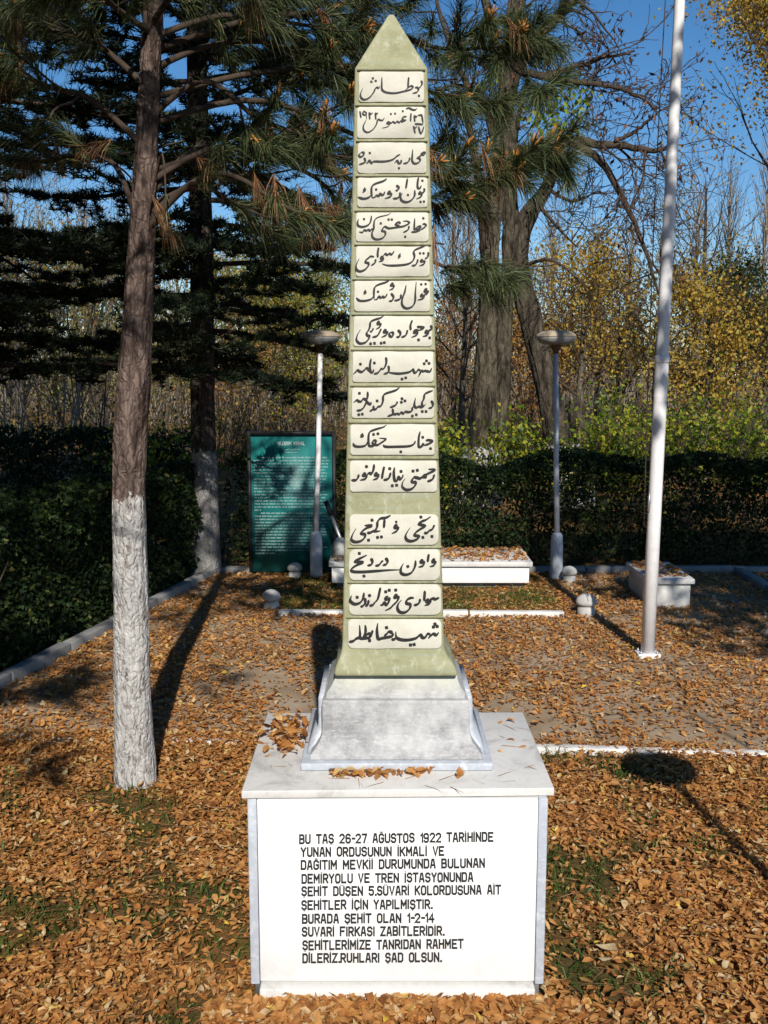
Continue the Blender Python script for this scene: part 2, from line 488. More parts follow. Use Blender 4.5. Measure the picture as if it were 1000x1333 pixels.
# one sheet to the horizon: a finer grid near the camera, gentle unevenness
xs = np.unique(np.concatenate([np.linspace(-260, -16, 16), np.linspace(-16, 16, 65), np.linspace(16, 260, 16)]))
ys = np.unique(np.concatenate([np.linspace(-120, -6, 10), np.linspace(-6, 24, 61), np.linspace(24, 420, 24)]))
GX, GY = np.meshgrid(xs, ys)
GZ = np.zeros_like(GX) - .012
V = np.stack([GX, GY, GZ], -1).reshape(-1, 3)
nx = len(xs); i = np.arange(len(ys)-1)[:, None]*nx; j = np.arange(nx-1)[None, :]
g.add(V, np.stack([i+j, i+j+1, i+nx+j+1, i+nx+j], -1).reshape(-1, 4))
tag(g.build('ground', M['ground']), kind='structure')

# paved court: corners measured on the ground of the photo
A = at_z(300, 966); B = at_z(1000, 983)
sl = (B.y-A.y)/(B.x-A.x)
def front_y(x): return A.y + sl*(x-A.x)
KL0 = at_z(0, 893); KL1 = at_z(280, 746)
def left_x(y): return KL0.x + (KL1.x-KL0.x)*(y-KL0.y)/(KL1.y-KL0.y)
YB, XR = 9.34, 3.32
p = MB()
p.add([(left_x(front_y(-2.6)), front_y(-2.6), -.006), (XR+6, front_y(XR+6), -.006), (XR+6, YB, -.006), (left_x(YB), YB, -.006)], [(0, 1, 2, 3)])
tag(p.build('paved_court', M['plaza']), kind='structure')

def kerb(name, pts, wd, z0, z1, mat, step=.7, gap=.012):
    """run of kerb stones along a line, each a little out of true"""
    mb = MB()
    for (a, b) in zip(pts[:-1], pts[1:]):
        a = np.array(a, float); b = np.array(b, float); L = np.linalg.norm(b-a); d = (b-a)/L; nrm = np.array((-d[1], d[0]))
        k = max(1, int(round(L/step)))
        for q in range(k):
            s0 = a+d*(L*q/k+gap/2); s1 = a+d*(L*(q+1)/k-gap/2)
            o = nrm*RS.normal()*.004; dz = RS.normal()*.004
            c = [s0-nrm*wd/2+o, s1-nrm*wd/2+o, s1+nrm*wd/2+o, s0+nrm*wd/2+o]
            mb.loft([[(x, y, z0) for x, y in c], [(x, y, z1+dz) for x, y in c]])
    o = mb.build(name, mat)
    bevel(o, .008, 2)
    return tag(o, kind='structure')
kerb('front_kerb', [(-2.55, front_y(-2.55)), (-.55, front_y(-.55))], .055, -.05, .012, M['kerb'])
kerb('front_kerb', [(.55, front_y(.55)), (3.3, front_y(3.3)), (9, front_y(9))], .06, -.05, .022, M['kerb'])
kerb('left_kerb', [(left_x(3.2), 3.2), (left_x(9.4), 9.4)], .085, -.05, .065, M['kerb_grey'])
kerb('back_kerb', [(left_x(9.4), 9.42), (9, 9.42)], .09, -.05, .05, M['kerb_grey'])
kerb('right_kerb', [(3.36, 9.3), (3.36, 7.0)], .09, -.05, .07, M['kerb_grey'])
KB = [at_z(362, 799), at_z(735, 801)]
kerb('bed_kerb', [(KB[0].x, KB[0].y), (KB[1].x, KB[1].y)], .07, -.05, .035, M['kerb'])
bed = MB(); bed.add([(KB[0].x, KB[0].y+.03, .006), (KB[1].x, KB[1].y+.03, .006), (KB[1].x+.25, 9.36, .006), (KB[0].x-.25, 9.36, .006)], [(0, 1, 2, 3)])
tag(bed.build('grass_bed', M['ground']), kind='structure')
# far path beyond the left lawn
q0 = at_z(-60, 664); q1 = at_z(160, 640)
kerb('far_kerb', [(q0.x, q0.y), (q1.x, q1.y)], .16, -.05, .12, M['kerb'], 1.2)

# ================================================================== MEMORIAL OBELISK
YC = 3.22                                   # axis of the obelisk
PF = 2.817                                  # front face of the pedestal
Ptop = at_y(515, 1040, PF).z
def X(px, py, Y): return at_y(px, py, Y).x
obelisk = thing('memorial_obelisk', 'olive green stone obelisk with cream inscription plaques on a white marble pedestal', 'monument', (at_z(516, 1300).x, YC, 0))
SLAB_T = .026
ZS = Ptop+SLAB_T
xl, xr = X(324, 1170, PF), X(711, 1170, PF)
# pedestal: white core, grey corner slabs seen edge-on, white front panel, foot
pb = 3.47
c = MB(); c.box(xl+.012, xr-.012, PF+.022, pb-.02, .0, Ptop-.003); c.build('pedestal_core', M['marble_top'], obelisk)
strip_w = X(336, 1170, PF)-xl
for (a, b) in ((xl, xl+strip_w), (xr-strip_w, xr)):
    s = MB(); s.box(a, b, PF+.003, pb, .045, Ptop); bevel(s.build('grey_corner_slab', M['grey_marble'], obelisk), .004)
fp = MB(); fp.box(xl+strip_w+.002, xr-strip_w-.002, PF, PF+.02, .058, Ptop-.002)
front = bevel(fp.build('front_panel', M['panel'], obelisk), .003)
ft = MB(); ft.box(xl+.03, xr-.03, PF-.028, PF+.3, -.05, .050); bevel(ft.build('foot_course', M['marble_top'], obelisk), .006)
# cap slab
f0 = at_z(314, 1030, ZS); f1 = at_z(722, 1026, ZS); b0 = at_z(348, 928, ZS); b1 = at_z(681, 927, ZS)
sl_ = MB()
cs = [(f0.x, f0.y), (f1.x, f1.y), (b1.x, b1.y), (b0.x, b0.y)]
sl_.loft([[(x, y, ZS-SLAB_T+.001) for x, y in cs], [(x, y, ZS) for x, y in cs]])
bevel(sl_.build('cap_slab', M['marble_top'], obelisk), .004, 3)

# base and shaft sections measured on the photo: (y, left, right)
def section(y, l, r, k=.87, ext=0.0):
    """half width / half depth / height of the horizontal section whose front edge shows at row y"""
    hw = .2
    for _ in range(12):
        Yf = YC-hw*k
        hw = (at_y(r, y, Yf).x-at_y(l, y, Yf).x)/2
    Yf = YC-hw*k
    cx = (at_y(r, y, Yf).x+at_y(l, y, Yf).x)/2
    return cx, hw+ext, hw*k, at_y(500, y, Yf).z
def ring(s, z=None, dw=0.0, dd=0.0):
    cx, hw, hd, zz = s; zz = zz if z is None else z
    hw += dw; hd += dd
    return [(cx-hw, YC-hd, zz), (cx+hw, YC-hd, zz), (cx+hw, YC+hd, zz), (cx-hw, YC+hd, zz)]
fl = section(1004, 391, 642)
m = MB(); m.loft([ring(fl, ZS+.0005), ring(fl, ZS+.026)]); bevel(m.build('grey_base_course', M['grey_marble'], obelisk), .005)
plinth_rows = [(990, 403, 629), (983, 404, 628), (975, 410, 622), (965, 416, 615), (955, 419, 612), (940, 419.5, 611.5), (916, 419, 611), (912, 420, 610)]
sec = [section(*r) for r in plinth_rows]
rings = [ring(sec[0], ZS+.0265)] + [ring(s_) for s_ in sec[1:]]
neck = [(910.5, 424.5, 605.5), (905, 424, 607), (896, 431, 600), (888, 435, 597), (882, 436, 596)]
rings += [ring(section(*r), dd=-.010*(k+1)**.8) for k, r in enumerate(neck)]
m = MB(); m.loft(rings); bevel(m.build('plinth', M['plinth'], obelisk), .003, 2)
# grey slab cheeks left and right of the plinth
for sg in (-1, 1):
    m = MB(); rr = []
    for r, s_ in zip(plinth_rows, sec):
        cx, hw, hd, zz = s_
        x0 = cx+sg*(hw*.97); x1 = cx+sg*(hw+.014)
        rr.append([(min(x0, x1), YC-hd+.05, max(zz, ZS+.027)), (max(x0, x1), YC-hd+.05, max(zz, ZS+.027)), (max(x0, x1), YC+hd-.02, max(zz, ZS+.027)), (min(x0, x1), YC+hd-.02, max(zz, ZS+.027))])
    m.loft(rr[0:1]+rr[2:]); m.build('grey_cheek', M['grey_marble'], obelisk)
# shaft: flared foot, tapering body, pyramid tip
rows = [(881, 435.5, 596), (876, 435, 595.5), (868, 437, 592.5), (862, 439.5, 588.5), (856, 442, 584), (850, 444, 581), (844, 445, 579)]
body_lo = section(840, 445.5, 578.5); body_hi = section(88, 462, 556.5)
rings = [ring(section(*r)) for r in rows]
K = 14
def body(u):
    return tuple(body_lo[k]+(body_hi[k]-body_lo[k])*u for k in range(4))
rings += [ring(body(u/K)) for u in range(K+1)]
apex = at_y(509.5, 19, YC)
rings.append([(apex.x-.008, YC-.008, apex.z), (apex.x+.008, YC-.008, apex.z), (apex.x+.008, YC+.008, apex.z), (apex.x-.008, YC+.008, apex.z)])
m = MB(); m.loft(rings)
shaft = m.build('shaft', M['shaft'], obelisk)
bevel(shaft, .012, 3)
# ray / front face of the tapering shaft
pA = Vector((0, YC-body_lo[2], body_lo[3])); pB = Vector((0, YC-body_hi[2], body_hi[3]))
fdir = (pB-pA).normalized(); fn = Vector((0, -fdir.z, fdir.y)) ; fn = fn if fn.y < 0 else -fn
def on_face(px, py, out=0.0):
    d = ray(px, py); o = Vector((0, 0, H))
    t = (pA+fn*out-o).dot(fn)/d.dot(fn)
    return o+d*t
PLQ = [(467, 552, 93, 133), (465, 553, 139, 180), (465.5, 555, 185.5, 225.5), (465, 556.5, 231, 270), (463.5, 558, 276.5, 314.5), (463.5, 559.5, 320.5, 360),
       (461, 560, 365.5, 405.5), (460, 562.5, 411.5, 451), (459, 564.5, 457.5, 497.5), (458, 565, 504.5, 544.5), (456, 566, 552.5, 592.5), (455.5, 569, 599.5, 640.5),
       (455, 571, 669.5, 709.5), (454.5, 573, 715, 755.5), (454.5, 574.5, 760.5, 800.5), (453, 575, 806, 844.5)]
def outline(l, r, t, b, rad, seed, n=5):
    """hand-cut rounded rectangle in photo pixels, slightly wavy"""
    rs = np.random.RandomState(seed); pts = []
    def edge(a, b_, k):
        for q in range(1, k):
            u = q/k; pts.append((a[0]+(b_[0]-a[0])*u+rs.normal()*.25, a[1]+(b_[1]-a[1])*u+rs.normal()*.25))
    corners = [(l+rad, t+rad, 180), (r-rad, t+rad, 270), (r-rad, b-rad, 0), (l+rad, b-rad, 90)]
    arcs = []
    for cx, cy, a0 in corners:
        rr = rad*(.75+.5*rs.rand())
        arcs.append([(cx+math.cos(math.radians(a0+90*k/n))*rr + (rad-rr)*(-1 if a0 in (180, 90) else 1),
                      cy+math.sin(math.radians(a0+90*k/n))*rr + (rad-rr)*(-1 if a0 in (180, 270) else 1)) for k in range(n+1)])
    for k in range(4):
        pts.extend(arcs[k]); edge(arcs[k][-1], arcs[(k+1) % 4][0], 7 if k % 2 == 0 else 4)
    return pts

# traced brush strokes: per plaque (crop x, crop y, crop width) and strokes in 1000-unit crop coordinates
SCRIPT = [
 ((460, 88, 100), "885,165 894,212 868,255 830,278|800,264 830,258 848,285 825,320 768,336|372,125 370,220 376,288 430,322 540,332 660,308 745,285 776,255 752,238 715,260 680,288|722,122 715,205 714,268|345,240 330,264 305,258 285,276 262,325 208,390 146,416 102,392 94,340 122,268",
  "855,366 255,138 235,182 292,172"),
 ((460, 135, 100), "85,92 100,188|165,112 135,100 124,132 150,146 167,128 165,112 172,200|205,110 216,208|205,112 228,136 254,112|285,115 294,208|285,116 304,136 322,112|405,180 385,212 350,214 318,205 300,270 255,335 190,372 140,348 130,295 155,235 172,205|695,165 655,172 638,192 660,214 690,206|690,214 640,234 620,222 600,243 570,231 545,249 515,235 490,251 452,236 438,254 468,262 450,296 375,316|685,66 725,56 770,76 805,78 830,56|752,118 745,232|792,150 802,236|792,150 815,172 838,150|845,152 884,146 894,165 910,260|800,262 858,264 908,270|785,290 806,388|782,290 802,318 832,286|848,294 882,388 922,288",
  "490,131 545,126 645,94"),
 ((460, 180, 100), "905,180 932,190 915,216 888,200 905,180|905,205 870,232 825,262|822,262 860,264 868,294 832,325 790,326 766,290 768,220 774,142|736,250 726,290 695,320 648,330|624,278 620,318 592,324 568,290 535,328|612,208 570,230 505,280 400,302 270,302 240,322 205,288 190,316 165,322|140,250 156,300 125,325 72,342|105,180 136,190 126,225 90,242 74,215 105,180",
  "595,388 215,190"),
 ((460, 226, 100), "850,48 838,110 838,180 868,190 886,150|925,188 920,235 885,258|887,238 862,243 858,262 886,265 880,300 818,332|800,212 796,290 752,348 690,372 630,350 616,300 642,248|705,62 684,198|610,240 602,290 570,320 512,326|560,148 592,185 575,214 548,222|490,232 460,236 456,260 492,262 480,300 408,326|410,232 395,270 370,276 345,262 335,290 300,286 280,304 245,318|438,62 390,96 290,130 244,166 236,240 247,315|240,268 200,310 130,326 58,304|155,178 140,210 156,216 118,246",
  "900,90 876,366 920,362 712,276 297,206"),
 ((460, 270, 100), "900,224 926,215 947,240 905,275 870,296|870,294 822,284 800,272|800,140 795,286 835,254 872,246 868,272 798,288|870,296 820,316 752,322|726,238 712,290 648,328|648,180 700,178 732,200 695,226 650,246 600,254 520,266 470,272 440,264 415,250 390,266 373,304 412,316 414,360 370,404 300,416 250,386 244,330 266,280 268,220 282,160 330,125 450,95 488,68|612,214 595,192 560,204 552,222 605,236|272,290 240,284 220,302 195,290 170,302 140,295 118,324 74,316|236,106 226,180 190,230 120,252 64,236 56,190 72,146",
  "912,140 676,380 460,156 502,156 358,206 140,150"),
 ((460, 316, 100), "934,42 880,62 812,90 786,122 796,180 770,240 700,280 560,296 440,294 374,272|617,138 595,166 606,180 578,208|978,118 970,180 930,212|907,220 885,224 884,244 926,242 914,280 858,302|842,212 830,256 805,290 757,300|533,105 502,150 470,142 445,158 412,146 388,178|392,176 364,184 360,206 386,200 380,230 332,247|330,60 318,130 318,194|292,212 280,260 232,297|272,184 230,176 200,196 165,226 160,254 196,266 194,300 150,350 90,372 45,350 38,290 77,206",
  "870,136 915,136"),
 ((460, 361, 100), "468,40 420,66 330,95 280,130 268,200 272,290|268,240 230,285 150,306 76,302 38,262|166,162 146,190 162,202 132,222|442,212 425,246 400,262 380,250 360,266 330,250 310,282 274,296|527,84 500,82 490,106 526,110 514,146 468,167|490,207 522,254 506,300 462,312|622,220 606,282 532,306|687,102 670,190 640,270 632,340 660,390 710,404 770,376 804,310 808,200 820,56|967,154 935,156 930,188 972,184 955,216 918,226|907,215 885,224 884,244 917,244 905,276 836,297",
  "885,90 942,86 322,186"),
 ((455, 406, 110), "408,42 370,70 290,96 250,122 240,180 222,222 203,252 212,280 236,286 220,330 180,366 120,372 83,332 95,270 132,206|362,114 335,120 335,144 367,145 355,180 312,207|242,238 265,226 287,188|377,197 355,242 325,285 267,302|442,214 414,216 410,243 447,240 430,276 377,302|495,235 517,255 506,290 478,286 473,256 495,235|572,212 602,250 590,290 552,300|688,212 666,276 612,302|744,96 722,160 726,218|798,176 850,180 878,190 820,222|822,220 795,216 768,222 768,246 802,245 790,276 732,302|963,156 970,200 928,228|927,215 904,225 904,245 932,245 915,276 867,292",
  "818,330 950,306 375,369 413,362 250,376 296,370"),
 ((455, 452, 110), "973,246 955,286 925,286 895,280 870,286 850,280 830,322 812,352|845,282 815,266 795,292 770,302 752,264 740,272 700,296 600,312 500,306 458,294|462,216 466,270 450,302 402,320|432,116 436,180 415,240 378,268|382,240 360,276 330,306 286,317|257,132 242,212 250,286 276,296 288,258|236,292 205,246 175,272 145,292 115,284 95,272 70,296 42,322",
  "912,160 885,194 942,190 622,376 666,362 295,186 130,200"),
 ((455, 498, 110), "988,94 930,116 890,140 880,192 858,242 870,285 905,252|870,286 850,292 820,285 790,297 768,266 782,180|768,266 745,302 740,330 720,346 690,350 660,346 640,367 610,355 590,376 560,366 530,376|967,212 987,255 975,292 932,307|510,306 515,370 490,386 447,402|515,374 560,376|568,222 545,267 477,297|594,56 545,92 430,130 400,162 395,222 375,272 345,286 330,292|345,272 315,312 288,312 284,268|288,312 238,342|215,106 215,162 200,216 225,246 250,256 257,228|200,230 170,292 130,326 82,332|206,206 190,200 162,194 140,222 110,222 85,210 47,237",
  "862,342 907,342 745,396 792,380 622,190 615,232 657,216 328,216 118,126 110,379 152,373"),
 ((455, 545, 110), "438,72 400,100 300,130 240,160 225,222 230,312 260,326 290,316 312,270 290,258 274,280 286,306 320,312 345,306 380,282 432,246 400,234 352,230|222,262 190,316 120,332 60,322 43,286|162,172 140,196 162,206 127,222|782,262 760,302 700,326 560,332 430,332 398,308|837,150 820,230 820,326 850,332 865,302 876,286|878,288 865,322 830,336|903,260 940,254 983,270 930,302 878,318",
  "285,186 337,178 608,392 868,220 960,354"),
 ((452, 592, 120), "128,212 115,252 90,276 42,276|207,206 180,206 174,226 207,230 195,262 137,277|293,102 285,160 265,206 240,200 212,218|332,195 305,204 309,226 337,220 325,256 277,274|402,126 386,202 376,264|473,192 450,256 392,277|514,136 506,202 516,276 545,276 555,240 575,266 600,242 607,212|882,158 930,158 948,170 895,196 857,216 830,226 857,242 820,242 790,256 760,250 728,246 703,276 710,296 742,300 735,336 695,372 640,380 598,346 604,296 632,256|947,212 925,266 867,292",
  "210,128 462,150 490,336 537,330 585,180 715,176 762,168"),
 ((452, 662, 120), "188,186 230,184 268,190 212,212 165,246 153,272 192,282 185,322 140,356 80,362 46,336 60,280 97,216|215,266 250,262 285,246 312,250|473,72 420,100 360,110 330,146 325,196 308,246 362,242|406,116 398,214|550,184 520,184 519,210 552,210 535,246 482,274|520,150 545,142|947,176 925,222 890,242|897,230 870,262 832,267|908,86 860,120 810,140 778,166 830,184 842,196 790,226 745,260 733,290 777,302 760,332 700,354 650,342 633,300 655,250 687,206",
  "270,126 232,343 330,313 372,308 920,303 822,313 800,92"),
 ((452, 706, 120), "957,186 930,190 929,215 957,215 940,250 895,267|886,126 872,218|827,188 800,198 803,220 832,215 820,256 772,270|742,196 736,260 700,326 640,352 588,336 583,286 612,226|415,168 437,202 425,236 382,252|392,196 370,216 345,246 302,257|258,172 273,210 260,242 217,254|213,138 160,165 96,196 90,210 150,214 168,222 100,250 48,290 60,316 150,322 300,313 450,302 566,298",
  "658,262 132,120 182,366"),
 ((452, 752, 124), "968,208 930,226 900,220 880,228 862,240|862,226 834,236 838,256 872,246 860,276 812,294|816,136 808,250|768,222 750,272 697,294|702,213 665,214 628,236 624,270 662,282 655,326 610,364 555,362 528,322 540,270 573,236|532,184 505,184 499,210 537,205 525,246 480,292 450,322 397,347|432,193 404,208 410,230 442,220 435,256 415,286 385,262 373,287 345,287|350,102 335,172 320,226 290,262|292,256 270,286 232,297|185,212 190,262 165,296 137,307|190,287 214,287 227,232|177,156 165,222 130,266 75,277 33,242 46,186",
  "510,130 405,148 442,132 105,206 235,188"),
 ((450, 796, 130), "933,208 910,236 880,226 860,237 840,256 828,274|852,230 820,226 800,257 770,262 748,236 700,270 620,287 550,282 508,258 503,202|510,258 490,277 457,284|472,213 435,204 410,226 385,246|472,213 466,246 410,261 372,267 326,272 314,192 322,116|272,188 255,236 235,247|197,136 200,202 184,256 225,224 252,236 235,262 150,268 145,222 140,136|152,262 110,271 75,297 30,307",
  "895,126 880,156 917,150 650,336 686,331 410,162 240,292"),
]
def catmull(P, k=6):
    P = np.array(P, float)
    if len(P) == 2: return np.array([P[0]+(P[1]-P[0])*u for u in np.linspace(0, 1, k+1)])
    out, _ = smooth_path(P, np.ones(len(P)), (len(P)-1)*k+1)
    return out
depth_i = [0]
def ribbon(mb, P, wmax, mp, nib=math.radians(-52), taper=True, lo=.45):
    """flat brush stroke: width follows the angle to the nib; each point a hair prouder than the last"""
    P = np.asarray(P, float); n = len(P)
    T = np.gradient(P, axis=0); T /= np.linalg.norm(T, axis=1)[:, None]+1e-9
    N = np.stack([-T[:, 1], T[:, 0]], 1)
    ang = np.arctan2(T[:, 1], T[:, 0])
    wd = wmax*(lo+(1-lo)*np.abs(np.sin(ang-nib)))
    if taper:
        s = np.linspace(0, 1, n); wd = wd*np.clip(.45+5*s, 0, 1)*np.clip(.30+4*(1-s), 0, 1)
    V = []
    for i in range(n):
        o = .0002+depth_i[0]*2.5e-6; depth_i[0] += 1
        for sg in (-.5, .5):
            q = P[i]+N[i]*wd[i]*sg
            V.append(mp(q[0], q[1], o))
    mb.add([tuple(v) for v in V], [(2*i, 2*i+1, 2*i+3, 2*i+2) for i in range(n-1)])
def dot(mb, c, r, mp):
    a0 = RS.rand()*.6+.3; V = []
    o = .0002+depth_i[0]*2.5e-6; depth_i[0] += 1
    for k in range(8):
        a = a0+k*math.pi/4; rr = r*(1.0 if k % 2 == 0 else .82)
        V.append(tuple(mp(c[0]+math.cos(a)*rr, c[1]+math.sin(a)*rr, o)))
    mb.add(V, [tuple(range(8))])
PQ_T = .004
for k, (l, r, t, b) in enumerate(PLQ):
    ol = outline(l, r, t, b, 4.0 if k < 12 else 7.0, 100+k)
    cx, cy = (l+r)/2, (t+b)/2
    m = MB()
    r0 = [tuple(on_face(x, y, -.004)) for x, y in ol]; r1 = [tuple(on_face(x, y, PQ_T)) for x, y in ol]
    r2 = [tuple(on_face(cx+(x-cx)*.985, cy+(y-cy)*.965, PQ_T+.0012)) for x, y in ol]
    m.loft([r0, r1, r2])
    plq = m.build('inscription_plaque', M['plaque'], obelisk)
    (x0, y0, wd), strokes, dots = SCRIPT[k]
    sc = wd/1000.0; tm = MB(); depth_i[0] = 0
    mp = lambda x, y, o: on_face(x0+x*sc, y0+y*sc, PQ_T+.0014+o)
    bw = (34, 29, 36, 39, 34, 38, 38)[k] if k < 7 else (37 if k < 11 else 39)
    for s_ in strokes.split('|'):
        P = [tuple(float(v) for v in q.split(',')) for q in s_.split()]
        ribbon(tm, catmull(P), bw, mp)
    for q in dots.split():
        dot(tm, tuple(float(v) for v in q.split(',')), (16 if k == 1 else 19) if k < 7 else 21, mp)
    tm.build('inscription', M['ink'], plq)
# raised half-round bands between the plaques and along both edges
for k in range(len(PLQ)+1):
    if k == 0: y0, y1 = 86.5, 92.3
    elif k == len(PLQ): continue
    else: y0, y1 = PLQ[k-1][3]+.9, PLQ[k][2]-.7
    yc = (y0+y1)/2; hh = (y1-y0)/2
    if k == 12: continue
    rr = []
    for q in range(9):
        a = math.pi*q/8
        rr.append((yc-math.cos(a)*hh*.96, .0075*math.sin(a)+.0004))
    la, ra = (PLQ[min(k, 15)][0]-2, PLQ[min(k, 15)][1]+2)
    bm_ = MB()
    V = [tuple(on_face(x, y, o)) for x in np.linspace(la, ra, 12) for y, o in rr]
    bm_.add(V, [(i*9+j, i*9+j+1, (i+1)*9+j+1, (i+1)*9+j) for i in range(11) for j in range(8)])
    bm_.build('raised_band', M['shaft'], obelisk, True)
# painted Turkish text on the marble panel: chamfered signwriter capitals
GL = {'A': "0,0 1.3,6 2.7,6 4,0|.6,1.9 3.4,1.9", 'B': "0,0 0,6 3,6 3.8,5.2 3.8,3.8 3,3.1 0.2,3.1|2.8,3.1 4,2.3 4,.8 3.2,0 0,0", 'C': "4,5 3,6 1,6 0,5 0,1 1,0 3,0 4,1",
      'D': "0,0 0,6 3,6 4,5 4,1 3,0 0,0", 'E': "4,6 0,6 0,0 4,0|0,3.1 3.2,3.1", 'F': "4,6 0,6 0,0|0,3.1 3.2,3.1", 'G': "4,5 3,6 1,6 0,5 0,1 1,0 3,0 4,1 4,2.9 2.3,2.9",
      'H': "0,0 0,6|4,0 4,6|0,3.1 4,3.1", 'I': "0,0 0,6", 'K': "0,0 0,6|4,6 .3,2.6|1.4,3.5 4,0", 'L': "0,6 0,0 3.7,0", 'M': "0,0 0,6|.3,5.4 2.3,2.2 4.3,5.4|4.6,6 4.6,0", 'N': "0,0 0,6|.25,5.5 3.75,.5|4,0 4,6",
      'O': "1,0 0,1 0,5 1,6 3,6 4,5 4,1 3,0 .9,0", 'P': "0,0 0,6 3,6 4,5 4,3.6 3,2.7 .2,2.7", 'R': "0,0 0,6 3,6 4,5 4,3.7 3,2.8 .2,2.8|2,2.8 4,0",
      'S': "4,5 3,6 1,6 0,5 0,4 .9,3.1 3.1,3.1 4,2.2 4,1 3,0 1,0 0,1", 'T': "-.2,6 4.2,6|2,5.8 2,0", 'U': "0,6 0,1 1,0 3,0 4,1 4,6", 'V': "0,6 2,0 4,6", 'Y': "0,6 2,2.9 4,6|2,2.9 2,0", 'Z': "0,6 4,6 0,0 4,0",
      '1': ".2,4.6 1.6,6 1.6,0", '2': "0,5 1,6 3,6 4,5 4,3.8 0,0 4,0", '4': "3,0 3,6 0,2 4.2,2", '5': "4,6 .2,6 0,3.5 3,3.6 4,2.7 4,1 3,0 1,0 0,.9", '6': "3.8,5.2 3,6 1,6 0,5 0,1 1,0 3,0 4,1 4,2.5 3,3.3 .2,3.3",
      '7': "0,6 4,6 1.6,0", '9': ".2,.8 1,0 3,0 4,1 4,5 3,6 1,6 0,5 0,3.6 1,2.7 3.8,2.7", '-': ".3,3 2.6,3", '.': "0,.1 .6,.1"}
ADV = {'I': 2.3, '1': 3.4, '.': 2.2, '-': 4.0, 'M': 6.9, ' ': 4.8}
DIA = {'İ': ('I', [(0, 7.4)]), 'Ü': ('U', [(1.1, 7.3), (2.9, 7.3)]), 'Ö': ('O', [(1.1, 7.3), (2.9, 7.3)]), 'Ğ': ('G', 'bar'), 'Ş': ('S', [(2, -1.35)]), 'Ç': ('C', [(2, -1.35)])}
LINES = [("BU TAŞ 26-27 AĞUSTOS 1922 TARİHİNDE", 68, 905, 126, 116), ("YUNAN ORDUSUNUN İKMALİ VE", 75, 692, 182, 178), ("DAĞITIM MEVKİİ DURUMUNDA BULUNAN", 75, 868, 239, 229),
         ("DEMİRYOLU VE TREN İSTASYONUNDA", 78, 818, 298, 290), ("ŞEHİT DÜŞEN 5.SÜVARİ KOLORDUSUNA AİT", 78, 938, 353, 345), ("ŞEHİTLER İÇİN YAPILMIŞTIR.", 78, 640, 412, 408),
         ("BURADA ŞEHİT OLAN 1-2-14", 80, 648, 472, 467), ("SUVARİ FIRKASI ZABİTLERİDİR.", 80, 692, 528, 524), ("ŞEHİTLERİMİZE TANRIDAN RAHMET", 82, 775, 587, 580), ("DİLERİZ.RUHLARI ŞAD OLSUN.", 82, 680, 643, 638)]
tm = MB()
def on_panel(px, py, o):
    return at_y(px, py, PF-o)
ICNT = [0]
def lead(mb, P, wd, mp):
    """constant-width mitred line"""
    P = np.asarray(P, float); n = len(P)
    d = P[1:]-P[:-1]; d /= np.linalg.norm(d, axis=1)[:, None]+1e-9
    nn = np.stack([-d[:, 1], d[:, 0]], 1); V = []
    for i in range(n):
        a = nn[max(i-1, 0)]; b = nn[min(i, n-2)]; mm = a+b; mm /= np.linalg.norm(mm)+1e-9
        k = 1/max(.5, mm@a)
        e = (-d[0] if i == 0 else (d[-1] if i == n-1 else np.zeros(2)))*wd*.45
        o = .0004+(ICNT[0] % 60)*4e-6; ICNT[0] += 1
        for sg in (-.5, .5):
            q = P[i]+e+mm*k*wd*sg; V.append(tuple(mp(q[0], q[1], o)))
    mb.add(V, [(2*i, 2*i+1, 2*i+3, 2*i+2) for i in range(n-1)])
for txt, xa, xb, ya, yb in LINES:
    tot = 0; lay = []
    for ch in txt:
        g_, dia = DIA.get(ch, (ch, None)); lay.append((g_, dia, tot)); tot += ADV.get(g_, 6.1)
    tot -= 2.1
    ICNT[0] = 0
    def mp(x, y, o, xa=xa, xb=xb, ya=ya, yb=yb, tot=tot):
        zx = xa+(xb-xa)*x/tot; zy = ya+(yb-ya)*x/tot - y*35.0/6
        return on_panel(370+zx*.3, 1060+zy*.3, o)
    for g_, dia, x0 in lay:
        if g_ == ' ': continue
        jx, jy = RS.normal()*.06, RS.normal()*.08
        for s_ in GL[g_].split('|'):
            P = [(float(q.split(',')[0])+x0+jx, float(q.split(',')[1])+jy) for q in s_.split()]
            lead(tm, P, 1.62, mp)
        if dia == 'bar': lead(tm, [(x0+1, 7.5), (x0+3, 7.5)], .9, mp)
        elif dia:
            for (dx, dy) in dia: lead(tm, [(x0+dx-.12, dy), (x0+dx+.12, dy)], .95, mp)
tm.build('inscription', M['letter'], front)

